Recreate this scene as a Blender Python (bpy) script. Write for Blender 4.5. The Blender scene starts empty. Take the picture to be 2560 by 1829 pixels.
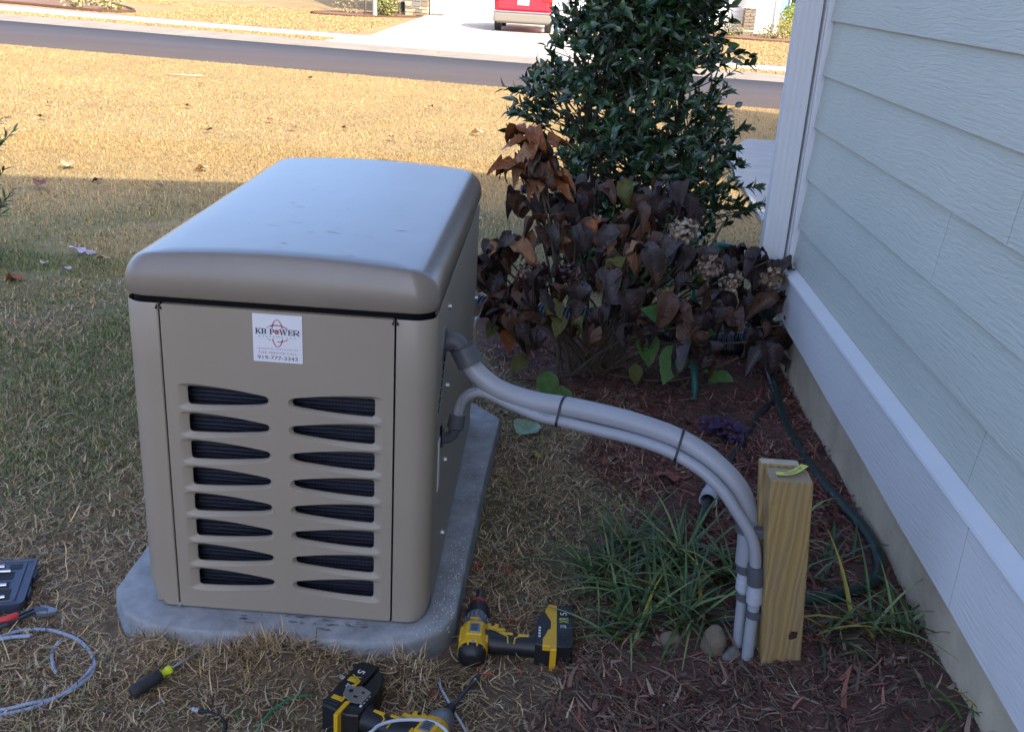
import bpy, bmesh, math, random
import numpy as np
from mathutils import Vector, Matrix, Euler

random.seed(7)
RNG = np.random.default_rng(11)
SC = bpy.context.scene
COL = SC.collection

# ------------------------------------------------------------------ camera
cd = bpy.data.cameras.new('camera')
cam = bpy.data.objects.new('camera', cd)
COL.objects.link(cam)
cd.sensor_width = 36.0
cd.sensor_fit = 'HORIZONTAL'
cd.lens = 35.69
cd.clip_start = 0.02
cd.clip_end = 2000
_m = Matrix(((0.99723, -0.07007, 0.02477), (0.04839, 0.35934, -0.93195), (0.0564, 0.93057, 0.36173))).to_4x4()
_m.translation = (0.5439, -1.976, 1.4271)
cam.matrix_world = _m
SC.camera = cam

# ------------------------------------------------------------------ sky, sun, exposure
SUN_DIR = Vector((0.9, -1.07, 1.0)).normalized()          # towards the sun
world = bpy.data.worlds.new('World')
SC.world = world
world.use_nodes = True
wn = world.node_tree
bg = wn.nodes['Background']
sky = wn.nodes.new('ShaderNodeTexSky')
sky.sky_type = 'NISHITA'
sky.sun_disc = False
sky.sun_elevation = math.asin(SUN_DIR.z)
sky.sun_rotation = math.atan2(SUN_DIR.x, SUN_DIR.y)
sky.air_density = 0.55
sky.dust_density = 3.0
sky.ozone_density = 3.0
wn.links.new(sky.outputs[0], bg.inputs[0])
bg.inputs[1].default_value = 0.15
sd = bpy.data.lights.new('sun', 'SUN')
sd.energy = 2.0
sd.angle = math.radians(0.5)
sd.color = (1.0, 0.92, 0.78)
sun = bpy.data.objects.new('sun', sd)
COL.objects.link(sun)
sun.rotation_euler = SUN_DIR.to_track_quat('Z', 'Y').to_euler()
SC.view_settings.view_transform = 'Standard'
SC.view_settings.look = 'None'
SC.view_settings.gamma = 1.0
SC.view_settings.use_curve_mapping = False
SC.view_settings.exposure = 2.1
SC.cycles.max_bounces = 6

# ------------------------------------------------------------------ helpers
ORG = {}

def lerp(a, b, t):
    return a + (b - a) * t

def sstep(a, b, x):
    t = np.clip((np.asarray(x, float) - a) / (b - a), 0, 1)
    return t * t * (3 - 2 * t)

def gz(x, y):
    """height of the soil"""
    z = -0.075 + 0.15 * sstep(.5, 1.45, x) * (1 - sstep(2.2, 4.5, y))
    return z - 0.235 * sstep(3, 13, y)

def gzf(x, y):
    return float(gz(x, y))

def tag(o, label=None, cat=None, group=None, kind=None):
    if label: o['label'] = label
    if cat: o['category'] = cat
    if group: o['group'] = group
    if kind: o['kind'] = kind
    return o

def thing(name, label, cat, loc=(0, 0, 0), group=None):
    o = bpy.data.objects.new(name, None)
    o.empty_display_size = .1
    COL.objects.link(o)
    o.location = loc
    ORG[o.name] = Vector(loc)
    return tag(o, label, cat, group)

class MB:
    def __init__(self):
        self.v, self.f, self.mi, self.sm = [], [], [], []
    def add(self, vs, fs, m=0, smooth=False):
        b = len(self.v)
        self.v.extend([tuple(p) for p in vs])
        for f in fs:
            self.f.append(tuple(i + b for i in f))
            self.mi.append(m)
            self.sm.append(smooth)
        return self
    def box(self, c, s, rot=None, bev=0.0, m=0, seg=2, taper=None):
        bm = bmesh.new()
        bmesh.ops.create_cube(bm, size=1)
        for v in bm.verts:
            k = 1.0
            if taper and v.co.z > 0: k = taper
            v.co = Vector((v.co.x * s[0] * k, v.co.y * s[1] * k, v.co.z * s[2]))
        if bev > 0:
            bmesh.ops.bevel(bm, geom=bm.edges[:], offset=bev, segments=seg, affect='EDGES', profile=.5)
        R = rot if rot is not None else Matrix.Identity(3)
        vs = [R @ v.co + Vector(c) for v in bm.verts]
        bm.verts.index_update()
        fs = [[v.index for v in f.verts] for f in bm.faces]
        bm.free()
        return self.add(vs, fs, m, False)
    def tube(self, pts, r, n=10, caps=True, m=0, smooth=True):
        P = [Vector(p) for p in pts]
        k = len(P)
        rr = r if hasattr(r, '__len__') else [r] * k
        T = []
        for i in range(k):
            t = P[min(i + 1, k - 1)] - P[max(i - 1, 0)]
            if t.length < 1e-9: t = Vector((0, 0, 1))
            T.append(t.normalized())
        a = Vector((0, 0, 1)) if abs(T[0].z) < .9 else Vector((1, 0, 0))
        u = T[0].cross(a).normalized()
        vs = []
        for i in range(k):
            u = (u - T[i] * u.dot(T[i]))
            if u.length < 1e-6: u = T[i].orthogonal()
            u.normalize()
            w = T[i].cross(u)
            for j in range(n):
                an = 2 * math.pi * j / n
                vs.append(P[i] + (u * math.cos(an) + w * math.sin(an)) * rr[i])
        fs = []
        for i in range(k - 1):
            for j in range(n):
                j2 = (j + 1) % n
                fs.append((i * n + j, i * n + j2, (i + 1) * n + j2, (i + 1) * n + j))
        self.add(vs, fs, m, smooth)
        if caps:
            self.add(vs[:n][::-1], [tuple(range(n))], m, False)
            self.add(vs[-n:], [tuple(range(n))], m, False)
        return self
    def cyl(self, a, b, r, n=16, m=0, r2=None):
        return self.tube([a, b], [r, r if r2 is None else r2], n, True, m)
    def loft(self, rings, m=0, smooth=True, cap0=False, cap1=False, closed=True):
        n = len(rings[0])
        vs = [p for ring in rings for p in ring]
        fs = []
        for i in range(len(rings) - 1):
            for j in range(n if closed else n - 1):
                j2 = (j + 1) % n
                fs.append((i * n + j, i * n + j2, (i + 1) * n + j2, (i + 1) * n + j))
        self.add(vs, fs, m, smooth)
        if cap0: self.add(rings[0][::-1], [tuple(range(n))], m, False)
        if cap1: self.add(rings[-1], [tuple(range(n))], m, False)
        return self
    def prism(self, poly, vec, m=0, smooth=False):
        n = len(poly)
        a = [Vector(p) for p in poly]
        b = [p + Vector(vec) for p in a]
        self.add(a + b, [(i, (i + 1) % n, n + (i + 1) % n, n + i) for i in range(n)], m, smooth)
        self.add(a, [tuple(range(n))[::-1]], m)
        self.add(b, [tuple(range(n))], m)
        return self
    def mesh(self, name, mats, org=(0, 0, 0), fix=True):
        me = bpy.data.meshes.new(name)
        o = Vector(org)
        me.from_pydata([tuple(Vector(p) - o) for p in self.v], [], self.f)
        for m in mats: me.materials.append(m)
        me.polygons.foreach_set('material_index', self.mi)
        me.polygons.foreach_set('use_smooth', self.sm)
        if fix:
            bm = bmesh.new()
            bm.from_mesh(me)
            bmesh.ops.remove_doubles(bm, verts=bm.verts, dist=1e-6)
            bmesh.ops.recalc_face_normals(bm, faces=bm.faces)
            bm.to_mesh(me)
            bm.free()
        if any(self.sm):
            fl = np.zeros(len(me.polygons), bool)
            me.polygons.foreach_get('use_smooth', fl)
            me.set_sharp_from_angle(angle=math.radians(42))
            me.polygons.foreach_set('use_smooth', fl)
        me.update()
        return me
    def build(self, name, mats, parent=None, fix=True):
        """links the collected shapes as ONE mesh object; coordinates are world, made relative to the thing's origin"""
        if not isinstance(mats, (list, tuple)): mats = [mats]
        org = Vector((0, 0, 0))
        if parent is not None:
            org = ORG.get(parent.name, org)
        me = self.mesh(name, mats, org, fix)
        o = bpy.data.objects.new(name, me)
        COL.objects.link(o)
        if parent is not None:
            o.parent = parent
            ORG[o.name] = org
        return o

def link_mesh(name, me, parent, mw):
    """a part that shares its mesh: mw is its matrix relative to the parent"""
    o = bpy.data.objects.new(name, me)
    COL.objects.link(o)
    if parent is not None: o.parent = parent
    o.matrix_local = mw
    return o

def copy_tree(o, loc=None, rotz=None, parent=None):
    c = o.copy()
    COL.objects.link(c)
    if parent is not None: c.parent = parent
    if loc is not None: c.location = loc
    if rotz is not None: c.rotation_euler = (0, 0, rotz)
    for ch in list(o.children): copy_tree(ch, parent=c)
    return c

def rrect(x0, x1, y0, y1, r, n=6):
    r = max(1e-4, min(r, (x1 - x0) / 2 - 1e-4, (y1 - y0) / 2 - 1e-4))
    pts = []
    for cx, cy, a0 in ((x1 - r, y0 + r, -90), (x1 - r, y1 - r, 0), (x0 + r, y1 - r, 90), (x0 + r, y0 + r, 180)):
        for i in range(n + 1):
            a = math.radians(a0 + 90 * i / n)
            pts.append((cx + r * math.cos(a), cy + r * math.sin(a)))
    return pts

def smooth_path(pts, n=6):
    P = [Vector(p) for p in pts]
    out = []
    for i in range(len(P) - 1):
        p0, p1, p2, p3 = P[max(i - 1, 0)], P[i], P[i + 1], P[min(i + 2, len(P) - 1)]
        for k in range(n):
            t = k / n
            out.append(.5 * ((2 * p1) + (p2 - p0) * t + (2 * p0 - 5 * p1 + 4 * p2 - p3) * t * t + (3 * p1 - p0 - 3 * p2 + p3) * t ** 3))
    out.append(P[-1])
    return out

def curve_to_geo(cu):
    ob = bpy.data.objects.new('tmp', cu)
    COL.objects.link(ob)
    dg = bpy.context.evaluated_depsgraph_get()
    ev = ob.evaluated_get(dg)
    me = ev.to_mesh()
    vs = [v.co.copy() for v in me.vertices]
    fs = [tuple(p.vertices) for p in me.polygons]
    ev.to_mesh_clear()
    bpy.data.objects.remove(ob)
    bpy.data.curves.remove(cu)
    return vs, fs

def fill2d(loops):
    cu = bpy.data.curves.new('tmp', 'CURVE')
    cu.dimensions = '2D'
    cu.fill_mode = 'FRONT'
    for lp in loops:
        s = cu.splines.new('POLY')
        s.points.add(len(lp) - 1)
        for i, p in enumerate(lp): s.points[i].co = (p[0], p[1], 0, 1)
        s.use_cyclic_u = True
    return curve_to_geo(cu)

def text2d(txt, width=None, height=None, spacing=1.0):
    cu = bpy.data.curves.new('tmp', 'FONT')
    cu.body = txt
    cu.size = 1
    cu.space_character = spacing
    cu.resolution_u = 3
    cu.dimensions = '2D'
    cu.fill_mode = 'FRONT'
    vs, fs = curve_to_geo(cu)
    x0 = min(v.x for v in vs); x1 = max(v.x for v in vs); y0 = min(v.y for v in vs); y1 = max(v.y for v in vs)
    sx = width / (x1 - x0); sy = height / (y1 - y0)
    return [((v.x - x0) * sx, (v.y - y0) * sy) for v in vs], fs

# ------------------------------------------------------------------ materials
def lin(h):
    h = h.lstrip('#')
    o = []
    for i in (0, 2, 4):
        c = int(h[i:i + 2], 16) / 255
        o.append(c / 12.92 if c <= .04045 else ((c + .055) / 1.055) ** 2.4)
    return tuple(o)

def mat(name, col=(.5, .5, .5), rough=.5, var=0., vscale=5., bump=0., bscale=60., metal=0., spec=.5, attr=None, coat=0., col2=None, stretch=None, trans=0.):
    m = bpy.data.materials.new(name)
    m.use_nodes = True
    nt = m.node_tree
    N, L = nt.nodes, nt.links
    b = N['Principled BSDF']
    b.inputs['Roughness'].default_value = rough
    b.inputs['Metallic'].default_value = metal
    b.inputs['Specular IOR Level'].default_value = spec
    b.inputs['Coat Weight'].default_value = coat
    b.inputs['Coat Roughness'].default_value = .22
    tc = N.new('ShaderNodeTexCoord')
    vec = tc.outputs['Object']
    if stretch:
        mp = N.new('ShaderNodeMapping')
        mp.inputs['Scale'].default_value = stretch
        L.new(vec, mp.inputs['Vector'])
        vec = mp.outputs['Vector']
    if attr:
        a = N.new('ShaderNodeAttribute')
        a.attribute_name = attr
        c = a.outputs['Color']
    else:
        rgb = N.new('ShaderNodeRGB')
        rgb.outputs[0].default_value = (*col, 1)
        c = rgb.outputs[0]
    if var > 0 or col2:
        no = N.new('ShaderNodeTexNoise')
        no.inputs['Scale'].default_value = vscale
        no.inputs['Detail'].default_value = 6
        no.inputs['Roughness'].default_value = .65
        L.new(vec, no.inputs['Vector'])
        if col2:
            mr = N.new('ShaderNodeMapRange')
            mr.inputs['From Min'].default_value = .38
            mr.inputs['From Max'].default_value = .62
            L.new(no.outputs[0], mr.inputs['Value'])
            mx = N.new('ShaderNodeMix')
            mx.data_type = 'RGBA'
            L.new(mr.outputs[0], mx.inputs['Factor'])
            L.new(c, mx.inputs[6])
            mx.inputs[7].default_value = (*col2, 1)
            c = mx.outputs[2]
        if var > 0:
            mr = N.new('ShaderNodeMapRange')
            mr.inputs['From Min'].default_value = .25
            mr.inputs['From Max'].default_value = .75
            mr.inputs['To Min'].default_value = 1 - var
            mr.inputs['To Max'].default_value = 1 + var
            L.new(no.outputs[0], mr.inputs['Value'])
            mx = N.new('ShaderNodeMix')
            mx.data_type = 'RGBA'
            mx.blend_type = 'MULTIPLY'
            mx.inputs['Factor'].default_value = 1
            L.new(c, mx.inputs[6])
            L.new(mr.outputs[0], mx.inputs[7])
            c = mx.outputs[2]
    L.new(c, b.inputs['Base Color'])
    if bump > 0:
        no = N.new('ShaderNodeTexNoise')
        no.inputs['Scale'].default_value = bscale
        no.inputs['Detail'].default_value = 5
        L.new(vec, no.inputs['Vector'])
        bp = N.new('ShaderNodeBump')
        bp.inputs['Strength'].default_value = bump
        bp.inputs['Distance'].default_value = .01
        L.new(no.outputs[0], bp.inputs['Height'])
        L.new(bp.outputs[0], b.inputs['Normal'])
    return m

def wood_grain(m, axis='Z', scale=9., strength=.5, dist=.004, detail=3., distort=6., stretch=(1, 1, 1), colamt=0., dark=(.1, .06, .03)):
    """embossed or coloured long grain, added to a material made by mat()"""
    nt = m.node_tree
    N, L = nt.nodes, nt.links
    b = N['Principled BSDF']
    tc = N.new('ShaderNodeTexCoord')
    mp = N.new('ShaderNodeMapping')
    mp.inputs['Scale'].default_value = stretch
    L.new(tc.outputs['Object'], mp.inputs['Vector'])
    wv = N.new('ShaderNodeTexWave')
    wv.wave_type = 'BANDS'
    wv.bands_direction = axis
    wv.inputs['Scale'].default_value = scale
    wv.inputs['Distortion'].default_value = distort
    wv.inputs['Detail'].default_value = detail
    wv.inputs['Detail Scale'].default_value = 1.3
    L.new(mp.outputs[0], wv.inputs['Vector'])
    bp = N.new('ShaderNodeBump')
    bp.inputs['Strength'].default_value = strength
    bp.inputs['Distance'].default_value = dist
    L.new(wv.outputs['Fac'], bp.inputs['Height'])
    if b.inputs['Normal'].is_linked:
        L.new(b.inputs['Normal'].links[0].from_socket, bp.inputs['Normal'])
    L.new(bp.outputs[0], b.inputs['Normal'])
    if colamt > 0:
        src = b.inputs['Base Color'].links[0].from_socket
        mx = N.new('ShaderNodeMix')
        mx.data_type = 'RGBA'
        ml = N.new('ShaderNodeMath')
        ml.operation = 'MULTIPLY'
        ml.inputs[1].default_value = colamt
        L.new(wv.outputs['Fac'], ml.inputs[0])
        L.new(ml.outputs[0], mx.inputs['Factor'])
        L.new(src, mx.inputs[6])
        mx.inputs[7].default_value = (*dark, 1)
        L.new(mx.outputs[2], b.inputs['Base Color'])
    return m

M = {}
M['gen'] = mat('taupe_paint', (.295, .247, .19), .45, var=.06, vscale=2.2, bump=.02, bscale=900, coat=.12)
M['lid'] = mat('taupe_paint_darkened', (.205, .168, .13), .36, var=.1, vscale=4, bump=.02, bscale=900, coat=.5)  # same paint as the body, base darkened so the blue sky sheen dominates
M['gap'] = mat('black_gasket', (.004, .004, .004), .85, spec=.2)
M['radiator'] = mat('radiator_core', (.012, .014, .022), .5, spec=.4)
M['fin'] = mat('radiator_fin', (.05, .056, .085), .45, metal=.3)
M['steel'] = mat('zinc_steel', (.5, .5, .5), .35, metal=.9)
M['darksteel'] = mat('dark_steel', (.09, .095, .11), .4, metal=.7)
M['sticker'] = mat('sticker_white', (.7, .7, .72), .4)
M['navy'] = mat('print_navy', (.012, .018, .05), .5)
M['greyprint'] = mat('print_grey', (.12, .13, .2), .5)
M['redprint'] = mat('print_red', (.35, .02, .025), .5)
M['pad'] = mat('pad_concrete', (.26, .27, .28), .75, var=.42, vscale=11, bump=.15, bscale=120)
M['conduit'] = mat('grey_conduit', (.3, .305, .33), .36, var=.06, vscale=12)
M['fitting'] = mat('dark_grey_pvc', (.085, .088, .1), .45)
M['pvc'] = mat('light_grey_pvc', (.4, .41, .45), .45)
M['pvcpipe'] = mat('grey_pvc', (.31, .32, .345), .45, var=.08, vscale=20)
M['black'] = mat('black_plastic', (.012, .012, .013), .45)
M['rubber'] = mat('black_rubber', (.02, .02, .022), .65, bump=.2, bscale=300)
M['yellow'] = mat('yellow_plastic', (.62, .36, .012), .42, var=.05, vscale=20)
M['toolgrey'] = mat('grey_metal', (.22, .23, .25), .38, metal=.6)
M['chrome'] = mat('chrome', (.6, .6, .62), .2, metal=1)
M['red'] = mat('red_grip', (.55, .03, .025), .45)
M['wood'] = wood_grain(mat('pine_post', (.43, .285, .098), .8, var=.3, vscale=3.2, bump=.3, bscale=90, stretch=(6, 6, 1.0), col2=(.27, .19, .095)), 'X', 21, .3, .002, 3, 9.0, (1, 1, .12), .5, (.2, .115, .04))
M['endgrain'] = wood_grain(mat('end_grain', (.34, .27, .17), .8, var=.2, vscale=40), 'X', 60, .2, .001, 2, 4, (1, 1, 1), .35, (.2, .15, .09))
M['paleend'] = mat('pale_end_grain', (.45, .4, .28), .8, var=.2, vscale=40)
M['knot'] = mat('knot_bark', (.045, .018, .008), .9, var=.4, vscale=60, bump=.6, bscale=120)
M['tag'] = mat('yellow_tag', (.6, .6, .1), .6, var=.1, vscale=60)
M['white'] = mat('white_trim', (.72, .7, .68), .45, var=.04, vscale=6)
M['whitewood'] = None
M['whiteside'] = mat('siding_white', (.66, .65, .6), .6)
M['found'] = mat('foundation_parging', (.52, .42, .29), .85, var=.25, vscale=5, bump=.3, bscale=50)
M['shingle'] = mat('roof_shingle', (.08, .075, .07), .9, var=.3, vscale=20)
M['hose'] = mat('green_hose', (.007, .022, .017), .42, var=.3, vscale=25)
M['hoseblack'] = mat('black_hose', (.011, .016, .017), .5, var=.3, vscale=20)
M['hoseteal'] = mat('teal_hose', (.012, .095, .075), .38)
M['drain'] = mat('black_corrugated', (.01, .011, .02), .35)
M['stone'] = mat('fieldstone', (.17, .13, .085), .85, var=.35, vscale=20, bump=.5, bscale=60)
M['stonegrey'] = mat('greystone', (.16, .145, .125), .85, var=.35, vscale=20, bump=.5, bscale=60)
M['whitewire'] = mat('pale_cable', (.42, .47, .56), .45)
M['coil'] = mat('blue_grey_cable', (.27, .33, .45), .45)
M['greenwire'] = mat('green_wire', (.01, .2, .085), .4)
M['bluewire'] = mat('blue_wire', (.02, .03, .12), .4)
M['orange'] = mat('orange_scrap', (.5, .085, .03), .6)
M['case'] = mat('blue_black_case', (.045, .06, .1), .45, bump=.1, bscale=400)
M['casehole'] = mat('case_recess', (.006, .007, .011), .6)
M['lime'] = mat('lime_plastic', (.5, .6, .02), .3)
M['asphalt'] = mat('asphalt', (.068, .053, .049), .85, var=.14, vscale=.8, bump=.3, bscale=90, stretch=(.25, 1.6, 1))
M['concrete'] = mat('pale_concrete', (.5, .435, .345), .85, var=.1, vscale=2.5, bump=.1, bscale=60)
M['walkconc'] = mat('walk_concrete', (.27, .275, .27), .85, var=.12, vscale=4, bump=.1, bscale=60)
M['gutterc'] = mat('gutter_concrete', (.27, .222, .165), .85, var=.2, vscale=2, bump=.1, bscale=60)
M['grass'] = mat('grass_blade', attr='tint', rough=.75, spec=.2)
M['leafg'] = mat('tinted_leaf', attr='tint', rough=.55, spec=.4)
M['bark'] = mat('shrub_bark', (.1, .075, .05), .9, var=.3, vscale=30, bump=.4, bscale=80)
M['holly'] = mat('holly_leaf', (.024, .06, .024), .24, var=.35, vscale=2.5, spec=.65)
M['hollyl'] = mat('holly_leaf_light', (.055, .11, .034), .27, var=.35, vscale=2.5, spec=.65)
M['carred'] = mat('red_car_paint', (.55, .012, .025), .25, coat=.6)
M['carglass'] = mat('dark_glass', (.02, .022, .025), .08)
M['carlight'] = mat('tail_light', (.5, .02, .02), .2)
M['tan'] = mat('bumper_grey', (.16, .14, .11), .6)
M['plate'] = mat('number_plate', (.75, .75, .75), .4)
M['bluehouse'] = mat('blue_siding', (.17, .25, .34), .7)
M['bed'] = mat('pine_straw_bed', (.2, .105, .06), .95, var=.35, vscale=8, bump=.8, bscale=25)
M['bededge'] = mat('bed_edge', (.085, .036, .018), .95, var=.3, vscale=8)

def siding_mat(name, col, strength, dist):
    m = mat(name, col, .55, var=.05, vscale=2.5, bump=.05, bscale=300)
    nt = m.node_tree
    N, L = nt.nodes, nt.links
    b = N['Principled BSDF']
    tc = N.new('ShaderNodeTexCoord')
    mp = N.new('ShaderNodeMapping')
    mp.inputs['Scale'].default_value = (1, 6, 68)
    L.new(tc.outputs['Object'], mp.inputs['Vector'])
    n0 = N.new('ShaderNodeTexNoise')
    n0.inputs['Scale'].default_value = 2.2
    n0.inputs['Detail'].default_value = 1
    L.new(tc.outputs['Object'], n0.inputs['Vector'])
    ad = N.new('ShaderNodeVectorMath')
    ad.operation = 'MULTIPLY_ADD'
    L.new(n0.outputs['Color'], ad.inputs[0])
    ad.inputs[1].default_value = (0, 0, 4.5)
    L.new(mp.outputs[0], ad.inputs[2])
    n1 = N.new('ShaderNodeTexNoise')
    n1.inputs['Scale'].default_value = 2.3
    n1.inputs['Detail'].default_value = 2.5
    n1.inputs['Roughness'].default_value = .45
    n1.inputs['Distortion'].default_value = .6
    L.new(ad.outputs[0], n1.inputs['Vector'])
    bp = N.new('ShaderNodeBump')
    bp.inputs['Strength'].default_value = strength
    bp.inputs['Distance'].default_value = dist
    L.new(n1.outputs[0], bp.inputs['Height'])
    L.new(b.inputs['Normal'].links[0].from_socket, bp.inputs['Normal'])
    L.new(bp.outputs[0], b.inputs['Normal'])
    return m
M['siding'] = siding_mat('sage_siding', (.51, .515, .435), .6, .0042)
M['whitewood'] = siding_mat('white_band', (.74, .71, .68), .5, .0032)

def ground_mat():
    m = mat('lawn_soil', (.3, .3, .3), .95, bump=.9, bscale=70)
    nt = m.node_tree
    N, L = nt.nodes, nt.links
    b = N['Principled BSDF']
    at = N.new('ShaderNodeAttribute')
    at.attribute_name = 'tint'
    no = N.new('ShaderNodeTexNoise')
    no.inputs['Scale'].default_value = 26
    no.inputs['Detail'].default_value = 8
    no.inputs['Roughness'].default_value = .8
    tc = N.new('ShaderNodeTexCoord')
    L.new(tc.outputs['Object'], no.inputs['Vector'])
    n2 = N.new('ShaderNodeTexNoise')
    n2.inputs['Scale'].default_value = .7
    n2.inputs['Detail'].default_value = 4
    L.new(tc.outputs['Object'], n2.inputs['Vector'])
    mr = N.new('ShaderNodeMapRange')
    mr.inputs['From Min'].default_value = .3
    mr.inputs['From Max'].default_value = .7
    mr.inputs['To Min'].default_value = .55
    mr.inputs['To Max'].default_value = 1.35
    L.new(no.outputs[0], mr.inputs['Value'])
    mr2 = N.new('ShaderNodeMapRange')
    mr2.inputs['From Min'].default_value = .3
    mr2.inputs['From Max'].default_value = .7
    mr2.inputs['To Min'].default_value = .85
    mr2.inputs['To Max'].default_value = 1.12
    L.new(n2.outputs[0], mr2.inputs['Value'])
    ml = N.new('ShaderNodeMath')
    ml.operation = 'MULTIPLY'
    L.new(mr.outputs[0], ml.inputs[0])
    L.new(mr2.outputs[0], ml.inputs[1])
    mx = N.new('ShaderNodeMix')
    mx.data_type = 'RGBA'
    mx.blend_type = 'MULTIPLY'
    mx.inputs['Factor'].default_value = 1
    L.new(at.outputs['Color'], mx.inputs[6])
    L.new(ml.outputs[0], mx.inputs[7])
    L.new(mx.outputs[2], b.inputs['Base Color'])
    return m
M['ground'] = ground_mat()
M['mulchsoil'] = mat('mulch_soil', (.085, .04, .028), .95, var=.4, vscale=25, bump=.9, bscale=70)

# ------------------------------------------------------------------ numpy meshes
def np_mesh(name, V, F, tint=None, material=None, smooth=False):
    """F: (n,k) array of faces with k corners"""
    me = bpy.data.meshes.new(name)
    n, k = F.shape
    me.vertices.add(len(V))
    me.vertices.foreach_set('co', np.ascontiguousarray(V, np.float32).ravel())
    me.loops.add(n * k)
    me.loops.foreach_set('vertex_index', np.ascontiguousarray(F, np.int32).ravel())
    me.polygons.add(n)
    me.polygons.foreach_set('loop_start', np.arange(0, n * k, k, dtype=np.int32))
    if smooth: me.polygons.foreach_set('use_smooth', np.ones(n, bool))
    if tint is not None:
        a = me.attributes.new('tint', 'FLOAT_COLOR', 'POINT')
        c = np.ones((len(V), 4), np.float32)
        c[:, :3] = tint
        a.data.foreach_set('color', c.ravel())
    if material: me.materials.append(material)
    me.update(calc_edges=True)
    return me

def link_obj(name, me, parent=None):
    o = bpy.data.objects.new(name, me)
    COL.objects.link(o)
    if parent is not None: o.parent = parent
    return o

def strips(P, L, W, az, tilt, curl, azc, col, segs=3, jitter=.0):
    """thin bent blades: P roots (n,3), tilt from vertical, curl added along the blade, azc turn of azimuth along it"""
    n = len(P)
    V = np.zeros((n, segs + 1, 2, 3))
    pos = P.copy()
    for s in range(segs + 1):
        t = s / segs
        th = tilt + curl * t
        a = az + azc * t
        d = np.stack([np.sin(th) * np.cos(a), np.sin(th) * np.sin(a), np.cos(th)], 1)
        side = np.stack([-np.sin(a), np.cos(a), np.zeros(n)], 1)
        w = W * (1 - .85 * t ** 2) * .5
        V[:, s, 0] = pos - side * w[:, None]
        V[:, s, 1] = pos + side * w[:, None]
        pos = pos + d * (L / segs)[:, None]
    base = (np.arange(n) * (segs + 1) * 2)[:, None, None]
    q = np.array([[2 * s, 2 * s + 1, 2 * s + 3, 2 * s + 2] for s in range(segs)])[None]
    F = (base + q).reshape(-1, 4)
    T = np.repeat(col, (segs + 1) * 2, axis=0)
    return V.reshape(-1, 3), F, T

def pick(cols, weights, n, var=.25):
    c = np.array(cols)[RNG.choice(len(cols), n, p=np.array(weights) / sum(weights))]
    return c * (1 + RNG.uniform(-var, var, (n, 1)))

def vnoise(x, y, f, seed=0):
    """cheap smooth noise in 0..1"""
    r = np.random.default_rng(seed)
    s = np.zeros_like(x)
    for k in range(6):
        a, ph = r.uniform(0, 2 * np.pi, 2)
        ff = f * r.uniform(.6, 1.7)
        s += np.sin((x * np.cos(a) + y * np.sin(a)) * ff + ph + 1.3 * np.sin((x * np.sin(a) - y * np.cos(a)) * ff * .7 + ph * 2))
    return .5 + s / 12 * 1.6

def leaf_geo(L=.1, W=.06, seg=5, fold=.3, curl=.6, wave=0., tip=.75, cross=3):
    """leaf along +Y, face up +Z"""
    vs, fs = [], []
    y = z = 0.0
    for s in range(seg + 1):
        t = s / seg
        w = W * .5 * math.sin(math.pi * min(1, (t * .97 + .03)) ** tip)
        if s == seg: w = W * .01
        ph = curl * t
        for c in range(cross):
            k = (c / (cross - 1) - .5) * 2
            zz = fold * abs(k) * w + wave * math.sin(t * 9 + k * 2) * w
            vs.append((k * w * math.cos(fold * .5), y - math.sin(ph) * -zz * 0, z + zz))
        if s < seg:
            y += L / seg * math.cos(ph)
            z -= L / seg * math.sin(ph)
    for s in range(seg):
        for c in range(cross - 1):
            a = s * cross + c
            fs.append((a, a + 1, a + cross + 1, a + cross))
    return np.array(vs), np.array(fs)

def frame(d, nrm):
    """3x3 with Y along d and Z near nrm"""
    y = Vector(d).normalized()
    z = Vector(nrm) - y * y.dot(Vector(nrm))
    if z.length < 1e-4: z = y.orthogonal()
    z.normalize()
    x = y.cross(z)
    return Matrix((x, y, z)).transposed()

def merge_leaves(geo, mats, tints):
    V0, F0 = geo
    A = np.array([[list(r) for r in m] for m in mats])           # n,4,4
    V = np.einsum('nij,kj->nki', A[:, :3, :3], V0) + A[:, None, :3, 3]
    n, k = len(A), len(V0)
    F = (F0[None] + (np.arange(n) * k)[:, None, None]).reshape(-1, F0.shape[1])
    T = np.repeat(np.array(tints), k, axis=0)
    return V.reshape(-1, 3), F, T

# ================================================================== THE SETTING
# lines of the street, each (x, y), from far left to far right
ROAD_NEAR = [(-90, 44), (-40, 25.4), (-20, 19.3), (-9.49, 16.66), (-4.88, 15.72), (-.68, 14.8), (3.96, 14.1), (20, 12.6), (90, 8)]
ROAD_FAR = [(-92, 52), (-42, 31.6), (-23, 25.2), (-12.41, 22.2), (-6.34, 20.7), (-1.07, 19.6), (5.0, 18.8), (20, 17.4), (90, 13)]
GUT_FAR = [(-93, 53.9), (-43, 33.3), (-24, 27.0), (-13.46, 24.1), (-6.79, 22.3), (-1.1, 21.05), (5.32, 20.3), (20, 19), (90, 14.6)]
WALK_NEAR = [(-94, 55.5), (-44, 34.9), (-25, 28.9), (-14.43, 26.0), (-7.43, 24.15), (-1.1, 22.7), (5.62, 21.8), (20, 20.6), (90, 16.4)]
WALK_FAR = [(-95, 57.5), (-45, 36.6), (-26, 31.0), (-15.65, 28.2), (-7.83, 25.5), (-1.1, 24.0), (5.87, 23.05), (20, 21.9), (90, 17.9)]

def interp(line, x):
    xs = [p[0] for p in line]; ys = [p[1] for p in line]
    return np.interp(x, xs, ys)

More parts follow.
